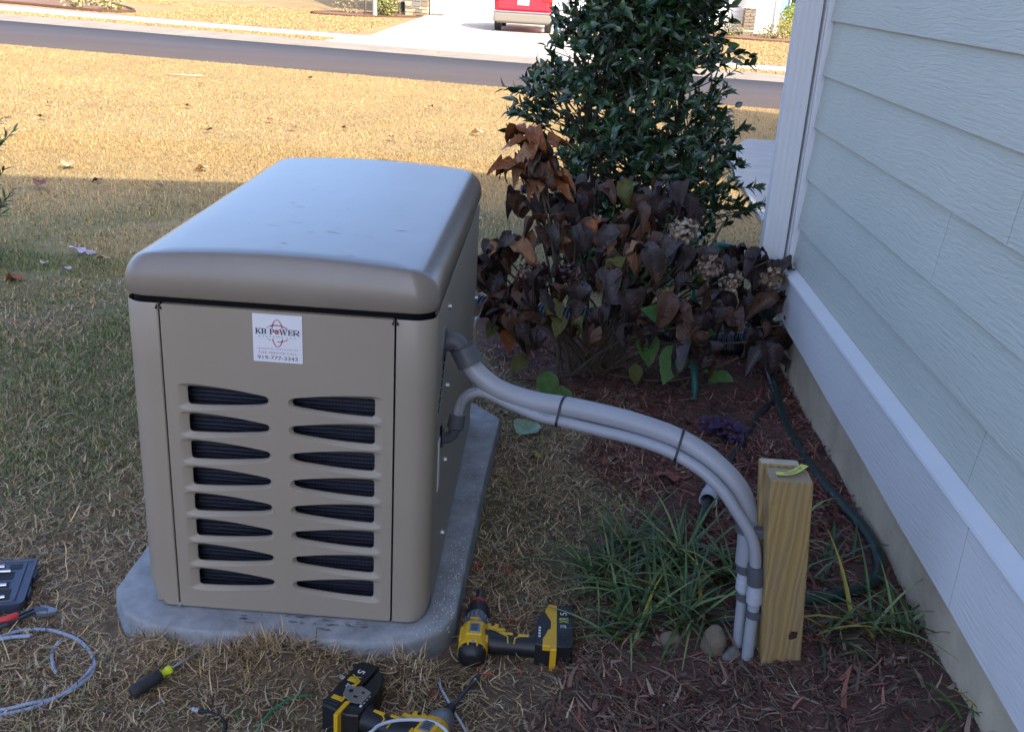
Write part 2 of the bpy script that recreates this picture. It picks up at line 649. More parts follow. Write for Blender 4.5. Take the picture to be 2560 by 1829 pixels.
BED = [(.2, 2.5), (.27, 2.02), (.42, 1.86), (.56, 1.71), (.86, 1.5), (.8, 1.25), (.77, 1.02), (.88, .73), (.8, .58), (.74, .4), (.76, .2), (.72, .02), (.6, -.2), (.5, -.6)]
def bed_edge(y):
    """x where the mulch starts"""
    ys = [p[1] for p in BED][::-1]; xs = [p[0] for p in BED][::-1]
    return np.interp(y, ys, xs)

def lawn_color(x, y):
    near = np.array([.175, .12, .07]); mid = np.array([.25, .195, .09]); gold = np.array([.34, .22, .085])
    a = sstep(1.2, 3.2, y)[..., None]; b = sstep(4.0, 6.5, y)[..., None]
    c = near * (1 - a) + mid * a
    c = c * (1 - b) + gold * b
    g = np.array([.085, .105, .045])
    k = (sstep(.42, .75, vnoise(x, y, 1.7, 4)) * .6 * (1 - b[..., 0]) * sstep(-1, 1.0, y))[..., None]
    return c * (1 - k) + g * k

def build_ground():
    xs = np.concatenate([[-400, -200, -100, -60], np.linspace(-40, -9, 32), np.linspace(-8.5, -3, 45), np.linspace(-2.95, 2.2, 130), np.linspace(2.3, 6, 30), np.linspace(6.5, 40, 40), [60, 100, 200, 400]])
    ys = np.concatenate([[-300, -100, -40, -20, -10, -5], np.linspace(-3, -1, 12), np.linspace(-.9, 4, 120), np.linspace(4.1, 16, 90), np.linspace(16.5, 60, 60), [80, 120, 200, 400, 900]])
    X, Y = np.meshgrid(xs, ys)
    Z = gz(X, Y)
    fine = (1 - sstep(3, 6, Y)) * sstep(-2, -1, Y)
    Z = Z + fine * (vnoise(X, Y, 9, 1) - .5) * .014 + fine * (vnoise(X, Y, 24, 2) - .5) * .008
    # the raised soil against the front of the pad and around the post
    Z += .062 * np.exp(-((Y + .11) / .062) ** 2) * sstep(-.46, -.25, X) * (1 - sstep(.28, .42, X)) * (.5 + .6 * vnoise(X, Y, 14, 3))
    Z += .008 * np.exp(-(((X - 1.1) / .16) ** 2 + ((Y + .2) / .09) ** 2))
    # sit below the pad and the paved sheets
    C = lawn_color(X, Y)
    bare = (np.exp(-((Y + .16) / .14) ** 2) * sstep(-.5, 0, X) * (1 - sstep(.8, 1.1, X)))[..., None] * .7
    C = C * (1 - bare) + np.array([.1, .068, .045]) * bare
    ny, nx = X.shape
    V = np.stack([X.ravel(), Y.ravel(), Z.ravel()], 1)
    i = np.arange(ny - 1)[:, None] * nx + np.arange(nx - 1)[None]
    F = np.stack([i, i + 1, i + nx + 1, i + nx], -1).reshape(-1, 4)
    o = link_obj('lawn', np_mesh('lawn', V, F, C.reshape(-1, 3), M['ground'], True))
    tag(o, kind='structure')
    # mulch bed: the same height, 7 mm proud
    xs = np.linspace(.1, 1.462, 70); ys = np.linspace(-.9, 2.5, 160)
    X, Y = np.meshgrid(xs, ys)
    Z = gz(X, Y) + (vnoise(X, Y, 9, 1) - .5) * .014 + (vnoise(X, Y, 24, 2) - .5) * .008 + .007 + .012 * vnoise(X, Y, 14, 8)
    Z += .008 * np.exp(-(((X - 1.1) / .16) ** 2 + ((Y + .2) / .09) ** 2))
    ins = X - bed_edge(Y) + (vnoise(X, Y, 11, 6) - .5) * .16
    Z -= .03 * (1 - sstep(0, .08, ins))
    ny, nx = X.shape
    i = np.arange(ny - 1)[:, None] * nx + np.arange(nx - 1)[None]
    ok = (ins[:-1, :-1] > -.02)
    F = np.stack([i, i + 1, i + nx + 1, i + nx], -1)[ok]
    V = np.stack([X.ravel(), Y.ravel(), Z.ravel()], 1)
    o = link_obj('mulch_bed', np_mesh('mulch_bed', V, F, None, M['mulchsoil'], True))
    tag(o, kind='structure')
build_ground()

def band(name, a, b, za, zb, m, thick=.0, nx=160):
    """a paved sheet between two street lines"""
    xs = np.linspace(-88, 88, nx)
    ya, yb = interp(a, xs), interp(b, xs)
    prof = [(0, za - .1), (0, za), (.5, (za + zb) / 2), (1, zb), (1, zb - .1)]
    rows = []
    for t, z in prof:
        rows.append(np.stack([xs, ya + (yb - ya) * t, np.full(nx, z)], 1))
    V = np.concatenate(rows)
    F = []
    for r in range(len(prof) - 1):
        i = np.arange(nx - 1) + r * nx
        F.append(np.stack([i, i + 1, i + nx + 1, i + nx], 1))
    o = link_obj(name, np_mesh(name, V, np.concatenate(F), None, M[m]))
    return tag(o, kind='structure')

band('road', ROAD_NEAR, ROAD_FAR, -.302, -.302, 'asphalt')
band('sidewalk', WALK_NEAR, WALK_FAR, -.288, -.288, 'concrete')

# gutter in poured lengths, the joints open
def gutter():
    xs0 = [-60 + 3.05 * k for k in range(40)]
    for k in range(len(xs0) - 1):
        a, b = xs0[k] + .012, xs0[k + 1] - .012
        rings = []
        for t in np.linspace(0, 1, 5):
            x = a + (b - a) * t
            y0, y1 = float(interp(ROAD_FAR, x)), float(interp(GUT_FAR, x))
            drive = 1 - float(sstep(-5.6, -4.6, x) * (1 - sstep(2.2, 3.2, x)))
            h = .012 + .012 * drive
            rings.append([(x, y0 - .02, -.42), (x, y0, -.297), (x, lerp(y0, y1, .35), -.31), (x, lerp(y0, y1, .7), -.297 + h * .7), (x, y1, -.297 + h), (x, y1 + .02, -.42)])
        mb = MB()
        mb.loft(rings, closed=False, smooth=True)
        mb.add(rings[0], [(0, 1, 2, 3, 4, 5)]); mb.add(rings[-1], [(5, 4, 3, 2, 1, 0)])
        o = mb.build('gutter_slab', M['gutterc'], GUT, fix=False)
GUT = bpy.data.objects.new('gutter', None)
COL.objects.link(GUT)
tag(GUT, kind='structure')
gutter()

def slab(name, poly, z, m, th=.12, kind='structure'):
    mb = MB()
    mb.prism([(x, y, z - th) for x, y in poly], (0, 0, th))
    o = mb.build(name, M[m])
    return tag(o, kind=kind)

# drive of the far house: flared apron, then slabs to the garage door with open joints
def driveway():
    root = bpy.data.objects.new('driveway', None)
    COL.objects.link(root)
    tag(root, kind='structure')
    def y_at(line, x): return float(interp(line, x))
    mb = MB()
    pl = [(-4.75, y_at(GUT_FAR, -4.75) + .03), (-1, y_at(GUT_FAR, -1) + .03), (2.6, y_at(GUT_FAR, 2.6) + .03), (1.5, y_at(WALK_FAR, 1.5)), (-1, y_at(WALK_FAR, -1)), (-4.15, y_at(WALK_FAR, -4.15))]
    mb.prism([(x, y, -.38) for x, y in pl], (0, 0, .118))
    mb.build('driveway_slab', M['concrete'], root)
    rows = [24.9, 28.3, 32.3, 37.25]
    for k in range(3):
        for (fa, fb) in ((0, .5), (.5, 1)):
            def px(t, y): return lerp(lerp(-4.2, -4.4, (y - 24) / 13), lerp(1.45, 1.2, (y - 24) / 13), t)
            y0, y1 = rows[k] + .012, rows[k + 1] - .012
            a, b = fa + .002, fb - .002
            if k == 0:
                q = [(px(a, 24), y_at(WALK_FAR, px(a, 24)) + .02), (px(b, 24), y_at(WALK_FAR, px(b, 24)) + .02), (px(b, y1), y1), (px(a, y1), y1)]
            else:
                q = [(px(a, y0), y0), (px(b, y0), y0), (px(b, y1), y1), (px(a, y1), y1)]
            mb = MB()
            mb.prism([(x, y, -.39) for x, y in q], (0, 0, .13))
            mb.build('driveway_slab', M['concrete'], root)
driveway()

# front walk of the near house
def front_walk():
    root = bpy.data.objects.new('front_walk', None)
    COL.objects.link(root)
    tag(root, kind='structure')
    ys = [5.0, 6.4, 7.8, 9.15, 10.17]
    xl = {5.0: 2.02, 6.4: 2.13, 7.8: 2.2, 9.15: 2.47, 10.17: 2.8}
    for a, b in zip(ys[:-1], ys[1:]):
        mb = MB()
        za, zb = gzf(2.4, a) + .025, gzf(2.4, b) + .025
        top = [(xl[a], a + .006, za), (4.6, a + .006, za), (4.6, b - .006, zb), (xl[b], b - .006, zb)]
        mb.prism([(x, y, z - .1) for x, y, z in top], (0, 0, .1))
        mb.build('walk_slab', M['walkconc'], root)
front_walk()

# ------------------------------------------------------------------ pale lengths of straw are stuff; the near house
def house():
    H = thing('house', 'near house wall of sage lap siding over a white band board and pale foundation', 'house', (1.46, 1.74, -.1))
    X = 1.458
    YE = 1.715
    mb = MB()
    mb.box((1.46 + .1, -3.2, .1), (.2, 9.86, .8), bev=.004)
    mb.box((5.8, 1.63, .1), (8.4, .2, .8))
    mb.build('foundation', M['found'], H)
    # band boards: slightly raised grain, butt joint
    for (ya, yb) in ((-.152, 1.735), (-3.8, -.156), (-7.9, -3.804)):
        mb = MB()
        def zb(y): return .257 + .021 * (y - .4) * (1 if y > -1 else .6)
        x0, x1 = 1.428, 1.47
        n = 12
        rings = []
        for k in range(n + 1):
            y = lerp(ya, yb, k / n)
            z = zb(max(y, -1.2)) + .0015 * math.sin(y * 31)
            rings.append([(x0 + .003, y, z), (x1, y, z), (x1, y, .452), (x0 + .003, y, .452), (x0, y, .449), (x0, y, z + .004)])
        mb.loft(rings, smooth=False, cap0=True, cap1=True)
        mb.build('band_board', M['whitewood'], H)
    mb = MB()
    mb.prism([(1.418, -7.9, .4545), (1.47, -7.9, .4545), (1.47, -7.9, .476), (1.462, -7.9, .476), (1.42, -7.9, .462)], (0, 9.62, 0))
    mb.build('drip_cap', M['white'], H)
    # lap siding
    joints = {0: [-.04], 1: [-1.6], 2: [.38], 3: [.04], 4: [-1.0], 5: [-.6], 6: [.2], 7: [-1.3]}
    lap = .1783
    for i in range(14):
        zb_ = .478 + (i * lap if i == 0 else i * lap - .04)
        z0 = .438 + lap * i if i else .479
        z1 = .438 + lap * (i + 1) + .02
        cuts = [YE] + joints.get(i, [-.5 - .37 * (i % 5)])
        y = cuts[-1]
        while y > -7.9:
            y -= 3.66
            cuts.append(max(y, -7.95))
        for a, b in zip(cuts[:-1], cuts[1:]):
            mb = MB()
            pr = [(X, z0 + .0015), (X + .0012, z0), (X + .014, z0), (X + .024, z1), (X + .0155, z1)]
            n = 10
            rings = [[(px, lerp(a - .0012, b + .0012, k / n), pz) for px, pz in pr] for k in range(n + 1)]
            mb.loft(rings, smooth=False, cap0=True, cap1=True)
            mb.build('siding_plank', M['siding'], H)
    mb = MB()
    mb.box((1.58, -3.1, 1.6), (.2, 9.6, 2.6))
    mb.prism([(1.4845, 1.7, 2.8), (1.4835, -8, 2.8), (1.4835, -8, 5.9), (1.4835, -2.2, 6.1)], (.2, 0, 0))
    mb.build('wall', M['siding'], H)
    # corner trim with a J channel
    mb = MB()
    mb.box((1.462, 1.728, 1.62), (.035, .022, 2.3), bev=.003)
    mb.box((1.4655, 1.748, 1.62), (.05, .012, 2.3), bev=.003)
    mb.build('corner_channel', M['white'], H)
    mb = MB()
    mb.box((1.475, 1.783, 1.6), (.07, .058, 2.36), bev=.004)
    mb.build('corner_trim', M['white'], H)
    mb = MB()
    mb.box((5.8, 1.66, 1.5), (8.5, .14, 2.6))
    mb.build('front_wall', M['siding'], H)
    # ribbed downspout at the corner
    mb = MB()
    def ribbed(cx, cy, z, w=.082, d=.056):
        pts = []
        def side(p, q, nr):
            n = 4 * nr
            for k in range(n):
                t = k / n
                r = .0005 * (1 if (k // 2) % 2 else 0)
                x = lerp(p[0], q[0], t); y = lerp(p[1], q[1], t)
                dx, dy = q[0] - p[0], q[1] - p[1]
                l = math.hypot(dx, dy)
                pts.append((cx + x + dy / l * r, cy + y - dx / l * r, z))
        a, b = w / 2, d / 2
        side((-a, -b), (a, -b), 4); side((a, -b), (a, b), 2); side((a, b), (-a, b), 4); side((-a, b), (-a, -b), 2)
        return pts
    mb.loft([ribbed(1.388, 1.765, z) for z in (.36, 1.0, 2.0, 2.74)], smooth=False)
    mb.loft([ribbed(1.386, 1.763, z, .09, .064) for z in (.33, .43)], smooth=False)
    sp = mb.build('downspout', M['white'], H)
    for z in (.95, 2.2):
        mb = MB()
        mb.box((1.4, 1.7355, z), (.1, .004, .025))
        mb.build('downspout_strap', M['white'], sp) if z > 1.5 else None
    # roofs: side gable with a front gable over this corner, and the garage wing beyond
    def roof_slab(q, th=.12):
        m_ = MB()
        n = (Vector(q[1]) - Vector(q[0])).cross(Vector(q[2]) - Vector(q[0])).normalized()
        m_.prism(q, n * th)
        return m_
    roof_slab([(1.1, 2.15, 2.8), (10.5, 2.15, 2.8), (10.5, -2.2, 6.3), (1.1, -2.2, 6.3)]).build('roof', M['shingle'], H)
    roof_slab([(1.1, -6.6, 2.8), (1.1, -2.2, 6.3), (10.5, -2.2, 6.3), (10.5, -6.6, 2.8)]).build('roof', M['shingle'], H)
    roof_slab([(1.1, 2.15, 2.8), (3.0, 2.15, 4.2), (3.0, .4, 4.2), (1.1, 2.1, 2.8)], .04).build('roof', M['shingle'], H)
    roof_slab([(4.9, 2.15, 2.8), (4.9, 2.1, 2.8), (3.0, .4, 4.2), (3.0, 2.15, 4.2)], .04).build('roof', M['shingle'], H)
    mb = MB()
    mb.prism([(1.3, 1.74, 2.75), (4.7, 1.74, 2.75), (3.0, 1.74, 4.1)], (0, -.12, 0))
    mb.prism([(5, 8.2, 2.75), (10, 8.2, 2.75), (7.5, 8.2, 4.5)], (0, -.12, 0))
    mb.build('gable', M['siding'], H)
    mb = MB()
    mb.box((7.5, 4.95, 1.2), (5, 6.5, 3.1))
    mb.build('garage_wing', M['siding'], H)
    roof_slab([(4.67, 8.5, 2.75), (7.5, 8.5, 4.75), (7.5, 0, 4.75), (4.67, 0, 2.75)]).build('roof', M['shingle'], H)
    roof_slab([(10.33, 8.5, 2.75), (10.33, 0, 2.75), (7.5, 0, 4.75), (7.5, 8.5, 4.75)]).build('roof', M['shingle'], H)
house()

# ------------------------------------------------------------------ the houses across the street
def stone_column(H, cx, cy, w, z0, z1, d=.5, seed=0, m='stone'):
    r = random.Random(seed)
    mb = MB()
    mb.box((cx, cy, (z0 + z1) / 2), (w - .05, d - .05, z1 - z0))
    mb.build('stone_column', M['found'], H)
    z = z0
    while z < z1 - .03:
        h = min(r.choice([.09, .12, .15, .18]), z1 - z)
        x = cx - w / 2
        while x < cx + w / 2 - .02:
            ww = min(r.uniform(.16, .36), cx + w / 2 - x)
            if cx + w / 2 - x - ww < .08: ww = cx + w / 2 - x
            b = MB()
            b.box((x + ww / 2, cy - r.uniform(0, .025), z + h / 2), (ww - .014, d, h - .014), bev=.012, seg=1)
            b.build('stone', M[r.choice(['stone', 'stone', 'stonegrey', 'bedstone'])], H)
            x += ww
        z += h
M['bedstone'] = mat('tan_stone', (.33, .26, .17), .85, var=.35, vscale=12, bump=.5, bscale=40)

def lap_wall(H, x0, x1, y, z0, z1, m, name='wall', lap=.18, th=.15):
    mb = MB()
    z = z0
    while z < z1:
        zz = min(z + lap, z1)
        mb.prism([(x0, y - .018, z), (x0, y + th, z), (x0, y + th, zz), (x0, y, zz)], (x1 - x0, 0, 0))
        z += lap
    return mb.build(name, M[m], H)

def far_house():
    Y = 37.3
    H = thing('far_house', 'white house across the street with a garage and stone column bases', 'house', (1.5, Y, -.31))
    stone_column(H, -4.75, Y - .1, .84, -.31, 1.15, .5, 3)
    mb = MB()
    mb.box((-4.75, Y - .05, 1.9), (.7, .4, 1.5))
    mb.box((-4.75, Y - .08, 1.19), (.95, .6, .08), bev=.01)
    mb.box((1.05, Y, 1.2), (.5, .4, 3.0))
    mb.box((-1.8, Y + .02, 2.45), (6.2, .4, .6))
    mb.build('garage_surround', M['white'], H)
    door = MB()
    door.box((-1.76, Y + .14, .9), (5.1, .05, 2.42))
    dd = door.build('garage_door', M['white'], H)
    for r_ in range(4):
        s = MB()
        s.box((-1.76, Y + .1, -.27 + .3 + r_ * .6), (5.06, .05, .588), bev=.004)
        for c in range(8):
            s.box((-4.0 + .64 * c, Y + .07, -.27 + .3 + r_ * .6), (.5, .02, .4), bev=.008, seg=1)
        s.build('door_section', M['white'], dd)
    sh = MB()
    sh.box((-4.02, Y + .03, -.20), (.5, .05, .035))
    sh.build('door_handle', M['tan'], dd)
    # siding right of the garage, the porch column and the end wall
    lap_wall(H, 1.32, 8.3, Y + .3, -.2, 3.2, 'whiteside')
    mb = MB()
    mb.box((8.36, Y + .34, 1.5), (.16, .3, 3.4), bev=.01)
    mb.build('corner_trim', M['white'], H)
    mb = MB()
    mb.box((5.95, Y + .1, 1.4), (.2, .3, 3.3), bev=.01)
    mb.build('corner_trim', M['white'], H)
    stone_column(H, 7.3, Y - .15, .42, -.31, .66, .42, 5)
    mb = MB()
    mb.box((7.3, Y - .15, .69), (.54, .54, .06), bev=.01)
    mb.prism([(7.14, Y - .31, .72), (7.46, Y - .31, .72), (7.4, Y - .25, 2.6), (7.2, Y - .25, 2.6)], (0, .3, 0))
    mb.build('porch_column', M['white'], H)
    lap_wall(H, -5.15, -5.0, Y + .1, -.3, 3.0, 'whiteside', th=8)
    mb = MB()
    mb.box((1.6, Y + 4.8, 1.4), (13.1, 8.6, 3.0))
    mb.build('wall', M['whiteside'], H)
    mb = MB()
    mb.prism([(-5.7, Y - .7, 2.85), (-5.7, Y + 9.6, 2.85), (-5.7, Y + 4.5, 6.2)], (14.5, 0, 0))
    mb.build('roof', M['shingle'], H)
    mb = MB()
    mb.box((-5.28, Y - .02, 1.5), (.09, .07, 2.9), bev=.01)
    ds = mb.build('downspout', M['white'], H)
    mb = MB()
    mb.box((-5.3, Y - .06, -.02), (.13, .12, .36), bev=.03)
    mb.cyl((-5.3, Y - .06, -.1), (-5.55, Y - .16, -.24), .07)
    mb.build('downspout_boot', M['black'], ds)
far_house()

def blue_house():
    Y = 62.
    H = thing('far_house', 'blue house in the distance beyond the white one, dark paired window', 'house', (16, Y, -.2))
    lap_wall(H, 12.6, 22, Y, -.3, 4.0, 'bluehouse')
    mb = MB(); mb.box((17.3, Y + 4, 1.8), (9.2, 7.6, 4.2)); mb.build('wall', M['bluehouse'], H)
    mb = MB(); mb.prism([(12.2, Y - .5, 3.9), (12.2, Y + 8, 3.9), (12.2, Y + 3.8, 7)], (10.4, 0, 0)); mb.build('roof', M['shingle'], H)
    mb = MB()
    for x in (13.86, 14.26, 14.66):
        mb.box((x, Y - .05, 1.0), (.07, .1, 1.35))
    mb.box((14.26, Y - .05, .38), (.87, .1, .07)); mb.box((14.26, Y - .05, 1.66), (.87, .1, .07))
    w = mb.build('window', M['white'], H)
    for x in (14.06, 14.46):
        mb = MB(); mb.box((x, Y - .03, 1.02), (.33, .03, 1.2)); mb.build('pane', M['carglass'], w)
blue_house()

def leaf_ball(name, label, c, rx, ry, rz, n, cols, wts, L, parent=None, cat='shrub', group=None, stems=7, seed=1):
    """a far shrub: stems and many small leaves"""
    t = thing(name, label, cat, (c[0], c[1], c[2] - rz), group)
    g = leaf_geo(L, L * .6, 2, .2, .5)
    ms, ts = [], []
    r = random.Random(seed)
    for k in range(n):
        d = Vector((r.gauss(0, 1), r.gauss(0, 1), r.gauss(0, 1))).normalized()
        q = r.random() ** .35
        lump = 1 + .18 * math.sin(d.x * 5 + seed) * math.cos(d.z * 6 + seed * 2)
        p = Vector((c[0] + d.x * rx * q * lump, c[1] + d.y * ry * q * lump, max(c[2] + d.z * rz * q * lump, c[2] - rz)))
        R = frame((d + Vector((r.gauss(0, .6), r.gauss(0, .6), r.gauss(0, .6)))), (r.gauss(0, 1), r.gauss(0, 1), 1))
        mm = R.to_4x4(); mm.translation = p - ORG[t.name]
        ms.append(mm)
    ts = pick(cols, wts, n, .3)
    V, F, T = merge_leaves(g, ms, ts)
    link_obj('foliage', np_mesh('foliage', V, F, T, M['leafg']), t)
    mb = MB()
    for k in range(stems):
        a = r.uniform(0, 6.28)
        mb.tube([(c[0], c[1], c[2] - rz), (c[0] + math.cos(a) * rx * .4, c[1] + math.sin(a) * ry * .4, c[2]), (c[0] + math.cos(a) * rx * .7, c[1] + math.sin(a) * ry * .7, c[2] + rz * .5)], [.02 * rx, .014 * rx, .005 * rx], 4)
    mb.build('stem', M['bark'], t)
    return t

GREEN = [(.05, .11, .02), (.09, .14, .025), (.03, .07, .015)]
OLIVE = [(.2, .19, .05), (.14, .15, .04), (.28, .22, .08)]
leaf_ball('shrub', 'green shrub beside the stone garage column across the street', (-5.75, 36.2, .15), .42, .4, .46, 700, GREEN + OLIVE[:1], [3, 3, 2, 2], .1, seed=2)
leaf_ball('shrub', 'yellowing low shrub in front of the green shrub across the street', (-5.55, 35.5, -.05), .42, .35, .28, 450, OLIVE, [2, 2, 2], .09, seed=3)
leaf_ball('shrub', 'sparse tan shrub left of the young tree across the street', (-7.0, 35.7, -.05), .5, .4, .3, 170, [(.3, .22, .11), (.2, .17, .08)], [1, 1], .09, seed=4)
leaf_ball('shrub', 'dry shrub left of the stone porch base across the street', (6.5, 36.3, .0), .5, .4, .34, 400, OLIVE + [(.3, .22, .1)], [2, 2, 1, 2], .09, seed=5)
leaf_ball('shrub', 'dry low shrub right of the stone porch base across the street', (8.1, 36.3, -.08), .55, .4, .26, 400, OLIVE + [(.25, .18, .08)], [2, 1, 1, 2], .09, seed=6)
leaf_ball('shrub', 'yellow green shrub beyond the white house corner', (9.15, 38.5, .2), .55, .6, .55, 700, [(.25, .24, .03), (.16, .2, .03)], [1, 1], .1, seed=7)
leaf_ball('shrub', 'round green shrub left under the blue house window', (13.7, 60.3, .2), .45, .5, .4, 400, [(.12, .22, .03), (.2, .28, .04)], [1, 1], .14, seed=8)
leaf_ball('shrub', 'round green shrub right under the blue house window', (14.8, 60.2, .25), .5, .5, .45, 400, [(.12, .22, .03), (.2, .28, .04)], [1, 1], .14, seed=9)
for k, (x, y, s, lb) in enumerate([(-13.6, 28.6, .26, 'dry tuft of grass in the mulch bed at the left edge, nearest the sidewalk'), (-12.6, 29.0, .24, 'dry tuft of grass in the middle of the mulch bed across the road'), (-13.9, 30.6, .3, 'dry tuft of grass at the back of the mulch bed across the road')]):
    leaf_ball('ornamental_grass', lb, (x, y, -.31 + s * .8), s * 1.2, s, s * .8, 160, [(.4, .32, .15), (.25, .24, .08)], [2, 1], .12, cat='plant', group='dry tufts in the far bed', seed=20 + k)

def far_bed(name, pts, edge_w=.12):
    o = bpy.data.objects.new(name, None); COL.objects.link(o); tag(o, kind='structure')
    sp = smooth_path(pts + [pts[0]], 5)[:-1]
    mb = MB(); mb.prism([(p.x, p.y, -.36) for p in sp], (0, 0, .075)); mb.build('bed_surface', M['bed'], o)
    mb = MB(); mb.tube([(p.x, p.y, -.29) for p in sp + sp[:1]], edge_w * .5, 6, False); mb.build('bed_edge', M['bededge'], o)
far_bed('planting_bed', [(-24, 33.5), (-17, 34), (-14.3, 32.4), (-12.3, 29.6), (-11.9, 28.3), (-12.7, 27.9), (-15.4, 29.0), (-20, 30.4)])
far_bed('planting_bed', [(-7.9, 34.2), (-6.4, 34.0), (-4.9, 35.6), (-4.5, 36.6), (-5.2, 37.1), (-7.2, 36.6), (-8.1, 35.2)], .08)
far_bed('planting_bed', [(5.7, 35.2), (7.2, 34.6), (9.4, 34.5), (11, 35.4), (10.5, 37.5), (8.8, 37.2), (5.9, 37.2)], .08)

def young_tree():
    T = thing('young_tree', 'young tree with a pale trunk tied to a stake across the street', 'tree', (-6.05, 35.3, -.31))
    mb = MB()
    tr = [(-5.98, 35.3, -.33), (-5.99, 35.3, .6), (-5.96, 35.3, 1.5), (-6.0, 35.28, 2.4), (-5.97, 35.3, 3.4)]
    mb.tube(smooth_path(tr, 4), list(np.linspace(.085, .02, 17)), 8)
    r = random.Random(5)
    tips = []
    for k in range(14):
        z = r.uniform(1.5, 3.2); a = r.uniform(0, 6.28); l = r.uniform(.5, 1.0)
        tip = (-5.98 + math.cos(a) * l, 35.3 + math.sin(a) * l, z + l * .6)
        mb.tube([(-5.98, 35.3, z), tip], [.02, .006], 5); tips.append(tip)
    mb.build('trunk', mat('pale_bark', (.33, .29, .23), .9, var=.3, vscale=8), T)
    mb = MB(); mb.tube([(-6.3, 35.2, -.33), (-6.28, 35.2, 1.5)], .035, 6); mb.build('stake', M['stone'], T)
    ms = []
    for tip in tips:
        for k in range(26):
            mm = frame((r.gauss(0, 1), r.gauss(0, 1), r.gauss(0, 1)), (r.gauss(0, 1), 0, 1)).to_4x4()
            mm.translation = Vector(tip) + Vector((r.gauss(0, .22), r.gauss(0, .22), r.gauss(0, .2))) - ORG[T.name]
            ms.append(mm)
    V, F, Tn = merge_leaves(leaf_geo(.1, .06, 2, .2, .4), ms, pick([(.2, .11, .03), (.14, .13, .04)], [1, 1], len(ms)))
    link_obj('crown', np_mesh('crown', V, F, Tn, M['leafg']), T)
young_tree()

def suv():
    T = thing('parked_car', 'red SUV parked on the pale driveway, seen from behind', 'car', (-.6, 31.8, -.26))
    cx, y0, zg = -.6, 29.5, -.26
    hw = .85
    mb = MB()
    # body: rings of half outlines from tail to nose
    def ring(y, zb, zt, w, wt, zs):
        pts = [(-w * .96, zb), (-w, zb + .15), (-w, zs), (-wt, zt - .04), (-wt * .9, zt), (wt * .9, zt), (wt, zt - .04), (w, zs), (w, zb + .15), (w * .96, zb)]
        return [(cx + x, y, zg + z) for x, z in pts]
    mb.loft([ring(y0 + .03, .5, 1.0, hw * .95, hw * .9, .9), ring(y0, .45, 1.02, hw, hw * .93, .9), ring(y0 + .12, .3, 1.2, hw, hw * .86, 1.0), ring(y0 + .4, .3, 1.6, hw, hw * .72, 1.0), ring(y0 + .9, .3, 1.66, hw, hw * .72, 1.0), ring(y0 + 2.3, .3, 1.62, hw, hw * .7, 1.0), ring(y0 + 3.0, .3, 1.05, hw, hw * .8, .98), ring(y0 + 4.2, .3, .9, hw * .95, hw * .75, .8), ring(y0 + 4.4, .4, .7, hw * .85, hw * .7, .6)], cap0=True, cap1=True)
    body = mb.build('body', M['carred'], T)
    mb = MB(); mb.box((cx, y0 - .03, zg + .42), (hw * 2.04, .16, .27), bev=.05); mb.box((cx, y0 + .08, zg + .3), (hw * 1.8, .2, .1), bev=.02)
    mb.build('bumper', M['tan'], T)
    mb = MB(); mb.box((cx, y0 - .09, zg + .575), (hw * 2.0, .05, .05), bev=.015); mb.build('bumper_step', M['toolgrey'], T)
    mb = MB(); mb.box((cx, y0 - .012, zg + .8), (1.5, .03, .36), bev=.03); hatch = mb.build('tailgate', M['carred'], T)
    mb = MB(); mb.box((cx, y0 - .035, zg + .86), (.33, .012, .17), bev=.003); mb.build('number_plate', M['plate'], hatch)
    mb = MB(); mb.box((cx, y0 - .04, zg + .985), (.6, .02, .03), bev=.006); mb.build('handle', M['chrome'], hatch)
    for s in (-1, 1):
        mb = MB(); mb.box((cx + s * hw * .82, y0 - .015, zg + .97), (.3, .1, .17), bev=.03); mb.build('tail_light', M['carlight'], T)
    mb = MB(); mb.prism([(cx - .58, y0 + .13, zg + 1.2), (cx + .58, y0 + .13, zg + 1.2), (cx + .52, y0 + .36, zg + 1.55), (cx - .52, y0 + .36, zg + 1.55)], (0, -.015, .005)); mb.build('rear_window', M['carglass'], T)
    for sx in (-1, 1):
        for wy in (y0 + .75, y0 + 3.45):
            mb = MB(); mb.tube([(cx + sx * (hw - .2), wy, zg + .34), (cx + sx * (hw - .19), wy, zg + .34), (cx + sx * (hw - .01), wy, zg + .34), (cx + sx * hw, wy, zg + .34)], [.3, .34, .34, .3], 24)
            w = mb.build('wheel', M['rubber'], T)
            mb = MB(); mb.cyl((cx + sx * (hw - .03), wy, zg + .34), (cx + sx * (hw + .012), wy, zg + .34), .21, 20); mb.build('rim', M['toolgrey'], w)
suv()

# ================================================================== THE PAD AND THE GENERATOR
def chamfer_ring(pts, z, inset=0.):
    c = Vector((0, .6))
    out = []
    for x, y in pts:
        d = Vector((x, y)) - c
        l = d.length
        d = d * ((l - inset) / l)
        out.append((c.x + d.x, c.y + d.y, z))
    return out

